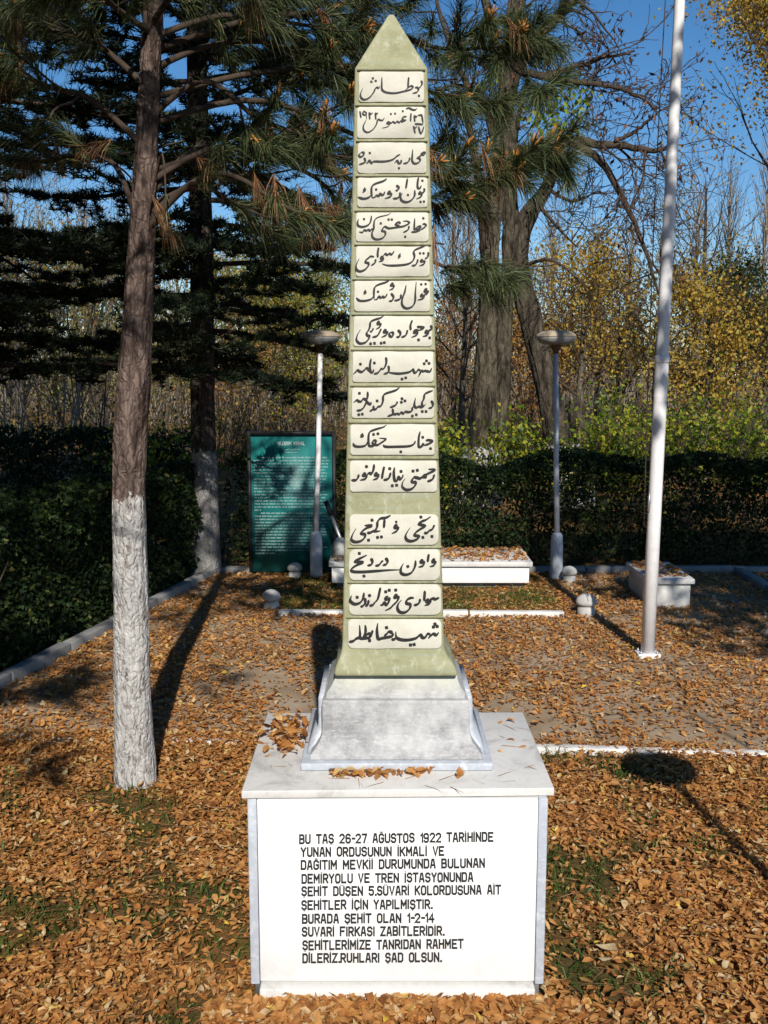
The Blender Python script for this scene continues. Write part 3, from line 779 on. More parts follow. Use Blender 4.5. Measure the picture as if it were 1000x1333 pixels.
# ================================================================== LAMPS, POLES, STONES
def street_lamp(x, y, h, label, mat_pole, mat_top, lean=0.0, cast=None):
    t = thing('street_lamp', label, 'street lamp', (x, y, 0), 'street lamps of the court')
    m = MB(); m.lathe([(.062, -.05), (.060, .02), (.058, .30), (.052, .405), (.040, .425), (.030, .432)], (x, y), 20); m.build('pole_base', mat_pole, t, False)
    m = MB(); m.box(x-.020, x+.020, y-.0625, y-.040, .12, .24); bevel(m.build('access_door', mat_pole, t), .003)
    m = MB(); m.tube([(x, y, .43), (x+lean*.5, y, h*.5), (x+lean, y, h-.19)], [.026, .024, .022], 14); m.build('pole', mat_pole, t, True)
    cx = (x+lean, y)
    m = MB(); m.lathe([(.022, h-.20), (.026, h-.185), (.040, h-.15), (.055, h-.128), (.06, h-.12)], cx, 20); m.build('neck', M['rust'], t, True)
    m = MB(); m.lathe([(.05, h-.122), (.11, h-.120), (.152, h-.100), (.174, h-.07), (.177, h-.055), (.172, h-.052)], cx, 32); m.build('lamp_bowl', M['bowl'], t, True)
    m = MB(); m.lathe([(.180, h-.054), (.181, h-.046), (.169, h-.026), (.128, h-.004), (.06, h+.004), (.01, h+.008)], cx, 32); m.build('lamp_cap', mat_top, t, True)
    return t
M['rust'] = m_plain('rusty_collar', (.14, .085, .055), .8, .2, .4, 25, .3)
M['bowl'] = m_plain('grey_glass_bowl', (.30, .30, .30), .25, 0, .25, 10, .05, .5)
M['cap'] = m_plain('faded_tan_cap', (.42, .34, .24), .7, 0, .25, 12, .2)
L1 = at_z(412, 751); L2 = at_z(724, 753)
street_lamp(L1.x, L1.y, at_y(417, 431, L1.y).z, 'slim white street lamp standing in front of the teal board', M['lamp_white'], M['cap'], X(417, 445, L1.y)-L1.x)
street_lamp(L2.x, L2.y, at_y(724, 431, L2.y).z, 'slim street lamp coloured grey for shade before the dark hedge right of the obelisk', M['lamp_shade_grey'], M['cap'], X(724, 445, L2.y)-L2.x)
# a third one stands behind the viewer's right shoulder: only its shadow is in the picture
sh = at_z(862, 1001)
hl = 2.30; k_ = (hl-.06)/math.tan(SUN_EL)
lx, ly = sh.x+SUN_AZ[0]/_n*k_, sh.y+SUN_AZ[1]/_n*k_
street_lamp(lx, ly, hl, 'street lamp out of view whose round shadow falls on the leaves', M['lamp_shade_grey'], M['cap'], -.02)

# flagpole
FB = at_z(843, 853); ftop = at_y(885, 0, FB.y)
fp_ = thing('flagpole', 'tall white metal flagpole rising out of the paved court', 'flagpole', (FB.x, FB.y, 0))
dv = (ftop-FB)/ftop.z
m = MB()
hs = [0.02, 1.0, 1.98, 2.0, 2.02, 3.2, 4.4, 6.6]; rs_ = [.046, .0445, .044, .043, .0405, .036, .032, .026]
m.tube([tuple(FB+dv*z) for z in hs], rs_, 18); m.build('pole', M['lamp_white'], fp_, True)
m = MB(); m.box(FB.x-.075, FB.x+.075, FB.y-.06, FB.y+.06, -.01, .022); bevel(m.build('base_plate', M['lamp_white'], fp_), .004)
m = MB()
m.tube([tuple(FB+dv*z+Vector((-.052-.05*math.sin(math.pi*min(1, z/6.4)), -.03, 0))) for z in np.linspace(.9, 6.4, 14)], .0035, 5); m.build('halyard', M['twig'], fp_, True)
m = MB(); q = FB+dv*1.05; m.tube([(q.x-.045, q.y-.045, q.z), (q.x-.055, q.y-.06, q.z)], .009, 8); m.tube([(q.x-.057, q.y-.062, q.z-.07), (q.x-.055, q.y-.06, q.z), (q.x-.053, q.y-.062, q.z+.07)], [.006, .010, .006], 8); m.build('rope_cleat', M['steel'], fp_, True)
for sx in (-.055, .055):
    for sy in (-.042, .042):
        m = MB(); m.lathe([(.011, .0215), (.011, .030), (.007, .034), (.007, .040)], (FB.x+sx, FB.y+sy), 6); m.build('anchor_bolt', M['steel'], fp_)
m = MB(); m.lathe([(.0455, 1.955), (.048, 1.965), (.048, 1.995), (.0455, 2.005)], ((FB+dv*1.98).x, (FB+dv*1.98).y), 20); m.build('joint_collar', M['lamp_white'], fp_, True)
m = MB(); q = FB+dv*6.6; m.lathe([(.01, q.z-.01), (.04, q.z+.01), (.05, q.z+.05), (.03, q.z+.09), (.004, q.z+.10)], (q.x, q.y), 16); m.build('finial', M['lamp_white'], fp_, True)

# teal information board
BY = 9.30
bl, br = X(328, 660, BY), X(433, 660, BY); bt = at_y(380, 566, BY).z
bd = thing('information_board', 'tall teal information board with white lettering and dark frame', 'sign', ((bl+br)/2, BY, 0))
m = MB(); m.box(bl, br, BY, BY+.025, .02, bt); m.build('panel', M['board'], bd)
m = MB(); fw = .032
m.box(bl-fw, bl-.001, BY-.03, BY+.05, -.02, bt+fw); m.build('frame_post', M['black'], bd)
m = MB(); m.box(br+.001, br+fw, BY-.03, BY+.05, -.02, bt+fw); m.build('frame_post', M['black'], bd)
m = MB(); m.box(bl-.0005, br+.0005, BY-.028, BY+.048, bt+.001, bt+fw-.001); m.build('frame_rail', M['black'], bd)
tx = MB()
def tick(x0, x1, z0, z1):
    tx.add([(x0, BY-.003, z0), (x1, BY-.003, z0), (x1, BY-.003, z1), (x0, BY-.003, z1)], [(0, 1, 2, 3)])
rt = np.random.RandomState(3); Wd = br-bl
def row(px, py0, x0, x1, hh):
    z = at_y(380, py0, BY).z; x = x0
    while x < x1-.006:
        L = rt.randint(3, 10)                      # one word: letters too small to read
        for _ in range(L):
            if x > x1-.006: break
            wl = .0068; kind_ = rt.randint(4)
            if kind_ == 0: tick(x, x+.002, z, z+hh); tick(x+.0022, x+wl-.002, z+hh*.8, z+hh)
            elif kind_ == 1: tick(x, x+wl-.002, z, z+hh*.22); tick(x, x+.002, z+hh*.24, z+hh)
            elif kind_ == 2: tick(x+.0015, x+.0038, z, z+hh)
            else: tick(x, x+wl-.002, z+hh*.4, z+hh*.62); tick(x, x+.0018, z, z+hh*.38); tick(x+wl-.004, x+wl-.002, z+.64*hh, z+hh)
            x += wl
        x += .008
# title, as far as the photo lets it be read
ICNT[0] = 0
ttl = "YILDIRIM KEMAL"; tot = 0; lay = []
for ch in ttl: lay.append((ch, tot)); tot += ADV.get(ch, 5.7)
for ch, x0 in lay:
    if ch == ' ': continue
    for s_ in GL[ch].split('|'):
        P = [(float(q.split(',')[0])+x0, float(q.split(',')[1])) for q in s_.split()]
        lead(tx, P, 1.3, lambda x, y, o: at_y(361+x/tot*37, 579.3-y*4.0/6, BY-.003-o))
row(0, 585.8, X(372, 585, BY), X(390, 585, BY), .010); row(0, 589.3, X(371, 589, BY), X(389, 589, BY), .008)
yy = 596.5
for k in range(32):
    x0 = bl+.025+(.06 if k in (0, 6, 18) else 0); x1 = br-.02-rt.rand()*.06
    if k == 17: x1 = bl+.09
    if k >= 26 and k % 2 == 0: x1 = bl+.55
    if k == 31: x1 = bl+.22
    row(0, yy, x0, x1, .0125); yy += 4.02
tx.build('lettering', M['board_text'], bd)

# leaning metal bar beside the board
a0, a1 = at_y(424, 652, 9.0), at_y(449, 716, 8.95)
a2 = a1+(a1-a0)*.35
lp = thing('metal_bar', 'dark tipped metal bar leaning by the left end of the long bench', 'bar', (a2.x, a2.y, 0))
m = MB(); am = a0+(a1-a0)*.30; m.tube([tuple(a0), tuple(am)], .022, 12); m.build('dark_tip', M['black'], lp, True)
m = MB(); m.tube([tuple(am), tuple(a2)], [.017, .014], 12); m.build('shaft', M['steel'], lp, True)
m = MB(); m.box(a2.x-.06, a2.x+.06, a2.y-.05, a2.y+.09, -.01, a2.z+.015); bevel(m.build('footing', M['kerb_grey'], lp), .01)

def bench(name, label, x0, x1, y0, y1, h, mat_side, recess=True):
    t = thing(name, label, 'bench', ((x0+x1)/2, (y0+y1)/2, 0), 'low marble slab benches')
    m = MB(); m.box(x0-.025, x1+.025, y0-.03, y1+.02, h-.042, h); bevel(m.build('seat_slab', M['marble_top'], t), .005)
    b = .055 if recess else -.01
    m = MB(); m.box(x0, x1, y0, y1, b, h-.043); bevel(m.build('body', mat_side, t), .004)
    if recess:
        m = MB(); m.box(x0+.04, x1-.04, y0+.06, y1-.05, -.01, b-.0005); m.build('footing', M['kerb_grey'], t)
    return t
y0 = at_z(560, 767).y; hb = at_y(560, 731, y0).z
bench('marble_bench', 'long low white marble bench covered with brown leaves behind the obelisk', X(432, 750, y0), X(689, 750, y0), y0, y0+.66, hb, M['marble'])
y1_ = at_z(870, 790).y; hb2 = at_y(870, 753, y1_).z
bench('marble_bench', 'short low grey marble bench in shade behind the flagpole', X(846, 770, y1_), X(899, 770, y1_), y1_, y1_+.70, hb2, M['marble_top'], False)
# pale block at the left end of the long bench
bx0, bx1 = X(431, 735, 8.55), X(449, 735, 8.55)
sb = MB(); rr = []
for z, k_ in ((.20, 1.0), (.26, .96), (.32, .80), (.36, .45)):
    rr.append([((bx0+bx1)/2+math.cos(a)*(bx1-bx0)*.62*k_*(1+.12*math.sin(3*a)), 8.90+math.sin(a)*.10*k_, z+hb-.197) for a in np.linspace(0, 2*math.pi, 13)[:-1]])
sb.loft(rr); tag(sb.build('stone', M['stone_white']), 'rough pale stone lying on the left end of the long marble bench', 'stone')

def bollard(px, py, label, s=1.0):
    c_ = at_z(px, py)
    t = thing('garden_bollard', label, 'bollard', (c_.x, c_.y, 0), 'small white capped bollards of the court')
    m = MB(); m.lathe([(.064*s, -.02), (.066*s, .02), (.062*s, .055*s), (.050*s, .066*s)], (c_.x, c_.y), 20); m.build('base', M['stone_white'], t, True)
    m = MB(); m.lathe([(.052*s, .066*s), (.074*s, .082*s), (.078*s, .098*s), (.066*s, .128*s), (.036*s, .150*s), (.006*s, .158*s)], (c_.x, c_.y), 20); m.build('cap', M['stone_white'], t, True)
bollard(353.5, 792, 'white mushroom shaped bollard at the left end of the grass bed kerb')
bollard(763, 800, 'white mushroom shaped bollard left of the flagpole foot', 1.08)
bollard(741, 757, 'small white bollard right beside the foot of the grey lamp', .92)
bollard(384, 752, 'small white bollard under the teal board', .92)

# slim standpipe with a knob before the hedge
sp = at_y(842, 740, 9.6)
t = thing('standpipe', 'thin pipe post with pale knob in front of the dark hedge', 'standpipe', (sp.x, 9.6, 0))
zt = at_y(842, 671, 9.6).z
m = MB(); m.tube([(sp.x, 9.6, -.02), (sp.x, 9.6, zt-.06)], .011, 8); m.build('pipe', M['steel'], t, True)
m = MB(); m.lathe([(.012, zt-.075), (.026, zt-.062), (.018, zt-.045), (.034, zt-.03), (.034, zt+.01), (.012, zt+.02)], (sp.x, 9.6), 12); m.build('knob', M['cap'], t, True)
m = MB(); m.tube([(sp.x, 9.6, zt-.05), (sp.x, 9.54, zt-.05), (sp.x, 9.52, zt-.085)], .009, 8); m.build('spout', M['steel'], t, True)

# ================================================================== TREES
def pine_tuft(mb, p, d, n, L, W=.0030, droop=.35, spread=(.15, .85), back=.15):
    d = unit(np.array(d, float))
    u = RS.rand(n)
    P = np.array(p)[None, :] - d[None, :]*(u*back)[:, None]
    perp = unit(np.cross(rand_dir(n), d[None, :].repeat(n, 0)))
    a = spread[0]+(spread[1]-spread[0])*RS.rand(n)
    D = unit(d[None, :]*np.cos(a)[:, None]+perp*np.sin(a)[:, None]+np.array((0, 0, -droop))*RS.rand(n)[:, None])
    needles2(mb, P, D, L*(.7+.45*RS.rand(n)), np.full(n, W), droop*1.6)
class Pine: pass
def pine_limb(t, pts, r0, r1, tw=6, n=80, L=.15, dead=.15, start=.35, tl=.38, droop=.35, bud=.25):
    C, r = smooth_path(pts, np.linspace(r0, r1, len(pts)), max(8, len(pts)*4))
    t.wood.tube(C, r, 7)
    d_end = unit(C[-1]-C[-2])
    def tip(p, d):
        if RS.rand() < dead*.55: pine_tuft(t.dead, p, np.array(d)*.7+np.array((0, 0, -.6)), int(n*.45), L*.9, droop=.6, spread=(.1, .7))
        if RS.rand() > dead*.6: pine_tuft(t.green, p, d, n, L, droop=droop)
        if RS.rand() < bud:
            for _ in range(4):
                q = np.array(p)+rand_dir(1)[0]*.012; t.bud.tube([q, q+unit(np.array(d)+np.array((0, 0, .5))+rand_dir(1)[0]*.5)*.05], [.006, .003], 5)
    tip(C[-1], d_end)
    for k in range(tw):
        u = start+(1-start)*(k+RS.rand())/tw; i = min(int(u*(len(C)-1)), len(C)-2)
        base = unit(C[i+1]-C[i]); sd = unit(np.cross(base, (0, 0, 1.0)))*(1 if k % 2 else -1)
        d = unit(base*.7+sd*(.5+.4*RS.rand())+np.array((0, 0, RS.normal()*.25-.05)))
        ln = tl*(.5+.8*RS.rand())*(1.15-.5*u)
        q, dd = wander(C[i], d, ln, 4, .12, .05)
        t.wood.tube(q, np.linspace(max(.005, r[i]*.5), .004, 5), 5)
        tip(q[-1], dd)
        if RS.rand() < .6: tip(q[2], unit(dd+rand_dir(1)[0]*.7))

PY = 4.48
pb_ = at_z(177, 1018)
trunk_px = [(177, 1022), (173, 900), (170, 780), (168, 660), (173, 520), (180, 400), (186, 290), (190, 200), (195, 90), (199, 0)]
trunk_w = [53, 48, 46, 44, 44, 39, 35, 32, 29, 27]
tp = [at_y(x, y, PY) for x, y in trunk_px]; tp[0].z = -.06
dv = tp[-1]-tp[-2]
rad = [w_/2*(p_.y*ct+(H-p_.z)*st)/F-.003 for w_, p_ in zip(trunk_w, tp)]
for k in range(1, 7): tp.append(tp[9]+Vector((.02*k, .01*k, .95*k))); rad.append(max(.015, rad[9]*(1-k/6.6)))
pine = thing('pine_tree', 'tall pine with limewashed lower trunk in the leaves left of the obelisk', 'tree', (pb_.x, PY, 0))
m = MB(); TC, TR = bark_tube(m, tp, rad, 260, 64, .0085, 1.5, 8.5, 3.1, .12)
m.build('trunk', M['pine_bark'], pine, True)
t = Pine(); t.wood = MB(); t.green = MB(); t.dead = MB(); t.bud = MB()
def on_trunk(z):
    i = int(np.argmin(np.abs(TC[:, 2]-z))); return TC[i]
def T3(x, y, Y): return np.array(at_y(x, y, Y))
# boughs seen in the picture: start height on the trunk, then points (x, y, distance)
BOUGHS = [
 (2.98, [(265, 105, 4.5), (330, 150, 4.45), (372, 168, 4.4), (412, 178, 4.4)], 6, .25, .7),
 (2.62, [(250, 195, 4.6), (300, 208, 4.6), (352, 206, 4.6), (392, 205, 4.6)], 7, .25, .6),
 (2.50, [(250, 240, 4.35), (300, 262, 4.3), (340, 275, 4.3)], 4, .35, .2),
 (3.18, [(270, 60, 4.7), (345, 55, 4.75), (415, 78, 4.8), (452, 100, 4.8)], 8, .15, .3),
 (3.30, [(290, 20, 4.6), (380, 30, 4.7), (440, 40, 4.8)], 8, .1, .2),
 (3.25, [(330, 25, 4.9), (450, 20, 5.1), (560, 60, 5.0), (630, 62, 4.9), (700, 48, 4.85)], 13, .12, .7),
 (3.05, [(330, 95, 4.8), (450, 90, 4.9), (550, 118, 4.8), (600, 126, 4.75)], 8, .2, .2),
 (2.95, [(330, 130, 4.8), (450, 170, 4.9), (560, 225, 4.8), (640, 218, 4.7), (720, 204, 4.65)], 12, .15, .8),
 (2.60, [(320, 225, 4.8), (440, 290, 4.9), (540, 330, 4.7), (592, 352, 4.6), (640, 358, 4.55)], 6, .15, .2),
 (2.75, [(330, 190, 5.0), (460, 235, 5.0), (560, 268, 4.9), (610, 262, 4.85)], 6, .3, .3),
 (2.55, [(280, 225, 4.4), (370, 268, 4.2), (402, 285, 4.2)], 3, .5, .2),
 (2.70, [(290, 190, 4.55), (400, 225, 4.5), (440, 262, 4.5)], 4, .5, .2),
 (2.85, [(120, 130, 4.4), (70, 115, 4.3), (20, 95, 4.3), (-40, 90, 4.3)], 7, .4, .2),
 (3.10, [(130, 60, 4.5), (70, 40, 4.5), (0, 20, 4.6)], 8, .2, .2),
 (3.32, [(150, 10, 4.2), (120, -20, 4.0), (60, -40, 3.9)], 7, .1, .2),
 (3.35, [(225, -10, 4.2), (260, -30, 4.0), (300, -30, 3.9)], 7, .1, .2),
 (2.45, [(150, 215, 4.8), (90, 205, 5.1), (30, 215, 5.3)], 6, .3, .1),
]
for z0, pts, tw, dead, bud in BOUGHS:
    pine_limb(t, [on_trunk(z0)]+[T3(*q) for q in pts], .015, .006, int(tw*1.45), 120, .17, dead, .28, .40, .38, bud)
# short withered shoots hanging singly
for x, y, Y in ((217, 292, 4.3), (402, 288, 4.2), (563, 338, 4.4), (440, 266, 4.5), (345, 268, 4.3), (432, 300, 4.4), (640, 226, 4.65), (24, 72, 4.3), (655, 232, 4.65)):
    p = T3(x, y, Y); pine_tuft(t.dead, p, (RS.normal()*.3+.15, RS.normal()*.3, -.9), 70, .16, droop=.5, spread=(.05, .6))
q = [on_trunk(2.42), T3(210, 200, 4.35), T3(217, 292, 4.3)]
pine_limb(t, q, .006, .003, 0, 10, .1, 0, .5)
for x, y, Y in ((600, 75, 4.8), (640, 95, 4.8), (690, 70, 4.75), (728, 62, 4.7), (735, 100, 4.7), (660, 130, 4.75), (590, 140, 4.75), (700, 120, 4.7), (700, 215, 4.6), (738, 205, 4.6),
                (740, 232, 4.6), (690, 240, 4.6), (655, 205, 4.65), (620, 360, 4.55), (650, 365, 4.55), (600, 375, 4.55), (630, 30, 4.8), (680, 20, 4.8), (560, 30, 4.8), (585, 200, 4.8),
                (595, 240, 4.8), (580, 170, 4.8), (455, 130, 4.7), (430, 110, 4.7), (410, 195, 4.4), (380, 190, 4.4)):
    pine_tuft(t.green, T3(x, y, Y), (RS.normal()*.5+.35, RS.normal()*.4-.2, RS.normal()*.35-.05), 190, .175, droop=.4, spread=(.15, 1.0))
# the crown above the picture
for k in range(64):
    z = 3.6+4.9*(k/64.0)**.9; a = k*2.4+RS.rand()*.5; L = (2.3-1.5*(z-3.6)/5.4)*(.75+.4*RS.rand())
    s0 = on_trunk(z); d = np.array((math.cos(a), math.sin(a), .12))
    if d[1] < 0: L *= 1.15
    pts = [s0, s0+d*L*.45+np.array((0, 0, .06)), s0+d*L]
    pine_limb(t, pts, .018, .006, 9, 75, .16, .04, .25, .55, .3, 0)
t.wood.build('boughs', M['twig'], pine); t.green.build('needles', M['needle'], pine); t.dead.build('withered_needles', M['dead_needle'], pine); tag(t.bud.build('buds', M['candle'], pine), kind='stuff')

def copy_tree(o, loc, rz, sc, label, parent=None, group=None):
    c = o.copy(); COL.objects.link(c)
    if parent is None:
        c.location = loc; c.rotation_euler = (0, 0, rz); c.scale = (sc, sc, sc) if np.isscalar(sc) else sc
        c['label'] = label
        if group: c['group'] = group
    else: c.parent = parent
    for ch in [x for x in bpy.data.objects if x.parent == o]: copy_tree(ch, None, None, None, None, c)
    return c

# ---- dark cedars with flat layered boughs (built at the origin, then moved and copied)
def cedar(label, loc):
    t = thing('cedar_tree', label, 'tree', (0, 0, 0))
    wood, green, tr = MB(), MB(), MB()
    pts = [(0, 0, -.05), (.01, 0, .7), (.0, .02, 1.6), (.03, .0, 3), (.02, .02, 5), (0, 0, 7), (.02, 0, 9.2)]
    C, r = bark_tube(tr, pts, [.135, .118, .112, .105, .085, .055, .015], 110, 32, .010, 2.2, 5, 9.0, .15)
    P0 = []; D0 = []
    for k in range(94):
        z = 1.9+7.0*(k/94.0); a = k*2.399+RS.rand()*.6
        L = (2.35*(1-(z-1.6)/8.2)**.75)*(.65+.45*RS.rand())
        c0 = C[int(np.argmin(np.abs(C[:, 2]-z)))]
        d = np.array((math.cos(a), math.sin(a), .10 if z > 4 else -.02))
        q, dd = wander(c0, d, L, 8, .06, -.012)
        wood.tube(q, np.linspace(.028, .006, 9), 6)
        ns = 13
        for s in range(ns):
            u = .18+.82*(s+RS.rand()*.6)/ns; i = min(int(u*8), 7); p = q[i]+(q[i+1]-q[i])*(u*8-i)
            sd = np.array((-d[1], d[0], 0))*(1 if s % 2 else -1)
            e = unit(d*.55+sd+np.array((0, 0, RS.normal()*.10-.05))); ln = (.22+.5*(1-u))*(.6+.7*RS.rand())*min(1, L)
            q2, _ = wander(p, e, ln, 4, .12, -.02)
            wood.tube(q2, np.linspace(.006, .003, 5), 3, cap=False)
            m_ = int(14+46*ln)
            uu = RS.rand(m_)*4; ii = np.minimum(uu.astype(int), 3)
            pp = q2[ii]+(q2[ii+1]-q2[ii])*(uu-ii)[:, None]+RS.normal(size=(m_, 3))*np.array((.03, .03, .012))
            P0.append(pp.repeat(8, 0)); D0.append(unit(rand_dir(m_*8)*np.array((1, 1, .75))+np.array((0, 0, .35))+e*.3))
    P = np.concatenate(P0); D = unit(np.concatenate(D0))
    spray(green, P, D, .05+.04*RS.rand(len(P)), np.full(len(P), .013))
    tr.build('trunk', M['cedar_bark'], t, True); wood.build('boughs', M['twig'], t); green.build('needles', M['cedar_needle'], t)
    t.location = loc
    return t
cb = at_z(266, 748)
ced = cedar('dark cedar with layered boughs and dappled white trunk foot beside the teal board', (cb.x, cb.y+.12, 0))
copy_tree(ced, (-5.3, 8.8, 0), 2.1, 1.12, 'dark cedar at the far left beyond the shaded lawn')
copy_tree(ced, (-3.5, .1, 0), 1.0, (1.0, 1.0, .95), 'dark cedar out of view on the left shading the lawn')
copy_tree(ced, (-3.95, 3.6, 0), 2.9, 1.0, 'unseen dark cedar added beside the lawn to shade it')  # unseen, added to cast shade across the left lawn
copy_tree(ced, (-6.3, 4.6, 0), 5.0, 1.1, 'unseen dark cedar added left of the lawn to shade it')  # unseen, added for further shade on the lawn

copy_tree(ced, (-5.3, 1.9, 0), .4, 1.25, 'large unseen dark cedar added at the far left to shade the lawn')  # enlarged unseen copy, added to deepen the lawn's shade
copy_tree(ced, (-3.15, 1.5, 0), 5.2, .85, 'small unseen dark cedar added left of the pine to shade the hedge')  # unseen copy added to darken the left hedge
copy_tree(ced, (-4.0, 8.5, 0), 3.3, (1.38, 1.38, 1.0), 'dark cedar leaning its boughs over the left hedge')
copy_tree(pine, (-1.85, 1.4, 0), math.pi+.15, .92, 'pine out of view at the viewer\'s left shoulder')  # unseen copy added to dapple the pine trunk and left court
copy_tree(pine, (5.3, -.6, 0), -.5, 1.0, 'pine out of view on the right casting stripes of shade')
# ---- the leafy tree out of view on the right that shades the hedge
def shade_tree():
    t = thing('leafy_tree', 'broad leafy tree out of view on the right shading the hedge', 'tree', (5.0, 1.6, 0))
    w_, l_ = MB(), MB(); tips = []
    bark_tube(w_, [(5.0, 1.6, -.05), (5.0, 1.6, 1.6), (4.8, 1.7, 3.2), (4.6, 1.8, 4.6)], [.15, .13, .12, .09], 40, 16, .01)
    for k in range(9):
        a = k*.7; branch(w_, tips, (4.6+.1*math.cos(a), 1.8, 4.3+.08*k), (math.cos(a), math.sin(a)*.7, .55), 1.25, .045, 2, (3, 4), .7, .14, .02)
    tips = np.array(tips)
    c = np.array((4.45, 1.8, 6.1)); u = rand_dir(5200)*(RS.rand(5200)**.45)[:, None]
    Pc = c+u*np.array((2.75, 1.75, 1.75))
    k2 = np.array([noise.noise(Vector(q*1.1)) for q in Pc]) > -.22
    leaves(l_, np.concatenate([Pc[k2], tips.repeat(4, 0)+RS.normal(size=(len(tips)*4, 3))*.15]), .17, .7)
    w_.build('trunk', M['grey_bark'], t); l_.build('leaves', M['olive_leaf'], t)
shade_tree()

# ---- big bare trees right of the obelisk
TY = 13.0
def px_path(pts, Y): return [at_y(x, y, Y+dy) for x, y, dy in pts]
def scatter_twigs(wood, tips, path, n, L, depth, lift=.02, spread=.9, r=.02, u0=.1):
    C, _ = smooth_path(path, np.ones(len(path)), 30)
    for k in range(n):
        i = int((u0+(1-u0)*(k+RS.rand())/n)*28); base = unit(C[i+1]-C[i])
        branch(wood, tips, C[i], unit(base*.4+rand_dir(1)[0]*spread), L*(.6+.7*RS.rand()), r, depth, (2, 4), .75, .2, lift, .66, 5, .0045)
big = thing('bare_tree', 'stout grey furrowed tree with two stems rising behind the hedge beside the obelisk', 'tree', (at_y(622, 640, TY).x, TY, 0))
m = MB(); up = 1.0
main = [(616, 655, 0), (624, 600, 0), (632, 520, 0), (638, 430, 0), (638, 330, 0), (646, 235, 0), (658, 140, 0), (668, 40, 0), (682, -50, 0), (700, -170, .2)]
bark_tube(m, px_path(main, TY), [.29, .215, .175, .15, .115, .105, .115, .11, .09, .05], 170, 44, .045, 1.1, 7, 2.0)
st2 = [(640, 655, .1), (648, 580, .1), (655, 480, .05), (660, 390, .0), (662, 315, 0), (664, 240, .0), (664, 160, .1), (645, 60, .3), (620, -60, .4)]
bark_tube(m, px_path(st2, TY), [.16, .11, .095, .085, .08, .08, .075, .06, .04], 130, 30, .03, 1.2, 7, 6.0)
m.build('trunk', M['grey_bark'], big, True)
wd, lv, tips = MB(), MB(), []
LIMBS = [
 ([(632, 330, 0), (622, 230, -.2), (605, 150, -.4), (590, 90, -.5)], .075, 7), ([(646, 200, 0), (625, 135, .2), (595, 120, .4), (565, 125, .5)], .05, 6),
 ([(652, 160, 0), (610, 110, .3), (585, 40, .5), (570, -30, .6)], .06, 6), ([(655, 130, 0), (690, 60, 0), (735, 18, 0), (775, -25, 0)], .10, 8),
 ([(655, 190, 0), (700, 195, 0), (745, 177, 0), (800, 182, 0), (850, 187, 0), (885, 178, .1)], .085, 9), ([(735, 180, 0), (775, 205, 0), (800, 240, 0), (822, 282, 0), (840, 325, 0), (850, 355, 0), (864, 395, 0)], .055, 9),
 ([(668, 90, 0), (720, 100, 0), (775, 82, 0), (830, 70, 0)], .055, 9), ([(700, 98, 0), (760, 112, 0), (815, 120, 0), (850, 138, 0)], .045, 8), ([(800, 182, 0), (830, 168, 0), (845, 150, 0), (872, 130, .1)], .03, 5)]
for pts, r, n in LIMBS:
    path = px_path(pts, TY); C, rr = smooth_path(path, np.linspace(r, r*.25, len(path)), 40)
    C = C+np.cumsum(RS.normal(size=C.shape)*.006, 0)
    wd.tube(C, rr, 8); scatter_twigs(wd, tips, [Vector(c) for c in C[::4]], n, .62, 2, .0, 1.0, max(.010, r*.22), .25)
wd.build('limbs', M['twig'], big)
tips = np.array(tips)
k = RS.rand(len(tips)) < .45; q = tips[k]
leaves(lv, q+RS.normal(size=q.shape)*.04+np.array((0, 0, -.05)), .085*(.6+.7*RS.rand(len(q))), .38, .9); lv.build('seed_pods', M['pod'], big)
lm = MB(); C0 = np.array([T3(x, y, TY+.1) for x, y in ((715, 125), (728, 140), (742, 122), (705, 145), (722, 160), (700, 175), (755, 130), (690, 155), (712, 200), (640, 120), (735, 165))])
pts = C0.repeat(26, 0)+RS.normal(size=(len(C0)*26, 3))*np.array((.11, .15, .10)); leaves(lm, pts, .10, .6, .3); lm.build('leaves', M['lime_leaf'], big)

dk = thing('leaning_tree', 'dark crooked tree trunk leaning left behind the grey lamp', 'tree', (at_y(738, 640, TY+.6).x, TY+.6, 0))
m = MB()
lean_p = [(742, 660, 0), (734, 610, 0), (722, 550, 0), (707, 480, 0), (692, 420, 0), (681, 375, 0), (674, 335, 0), (679, 300, 0), (694, 272, 0), (710, 248, 0), (724, 215, 0), (730, 170, 0)]
bark_tube(m, px_path(lean_p, TY+.6), [.27, .21, .175, .16, .15, .145, .14, .13, .10, .08, .06, .03], 150, 40, .04, 1.2, 7, 4.0)
st3 = [(757, 660, .2), (756, 600, .2), (752, 545, .2), (748, 520, .2)]
bark_tube(m, px_path(st3, TY+.6), [.20, .16, .13, .06], 30, 20, .03, 1.6, 5, 4.4)
m.build('trunk', M['dark_bark'], dk, True)
wd, tips = MB(), []
for pts, r, n in (([(676, 320, 0), (668, 250, .2), (672, 170, .3), (690, 90, .4)], .07, 7), ([(684, 345, 0), (712, 338, -.2), (735, 348, -.3), (760, 372, -.3)], .028, 6), ([(712, 245, 0), (745, 262, 0), (775, 250, 0)], .03, 5),
                  ([(700, 265, 0), (730, 300, -.2), (752, 322, -.2)], .028, 5)):
    path = px_path(pts, TY+.6); C, rr = smooth_path(path, np.linspace(r, r*.3, len(path)), 24); wd.tube(C, rr, 7)
    scatter_twigs(wd, tips, path, n, .55, 2, .0, 1.0, .010, .2)
wd.build('limbs', M['twig'], dk)

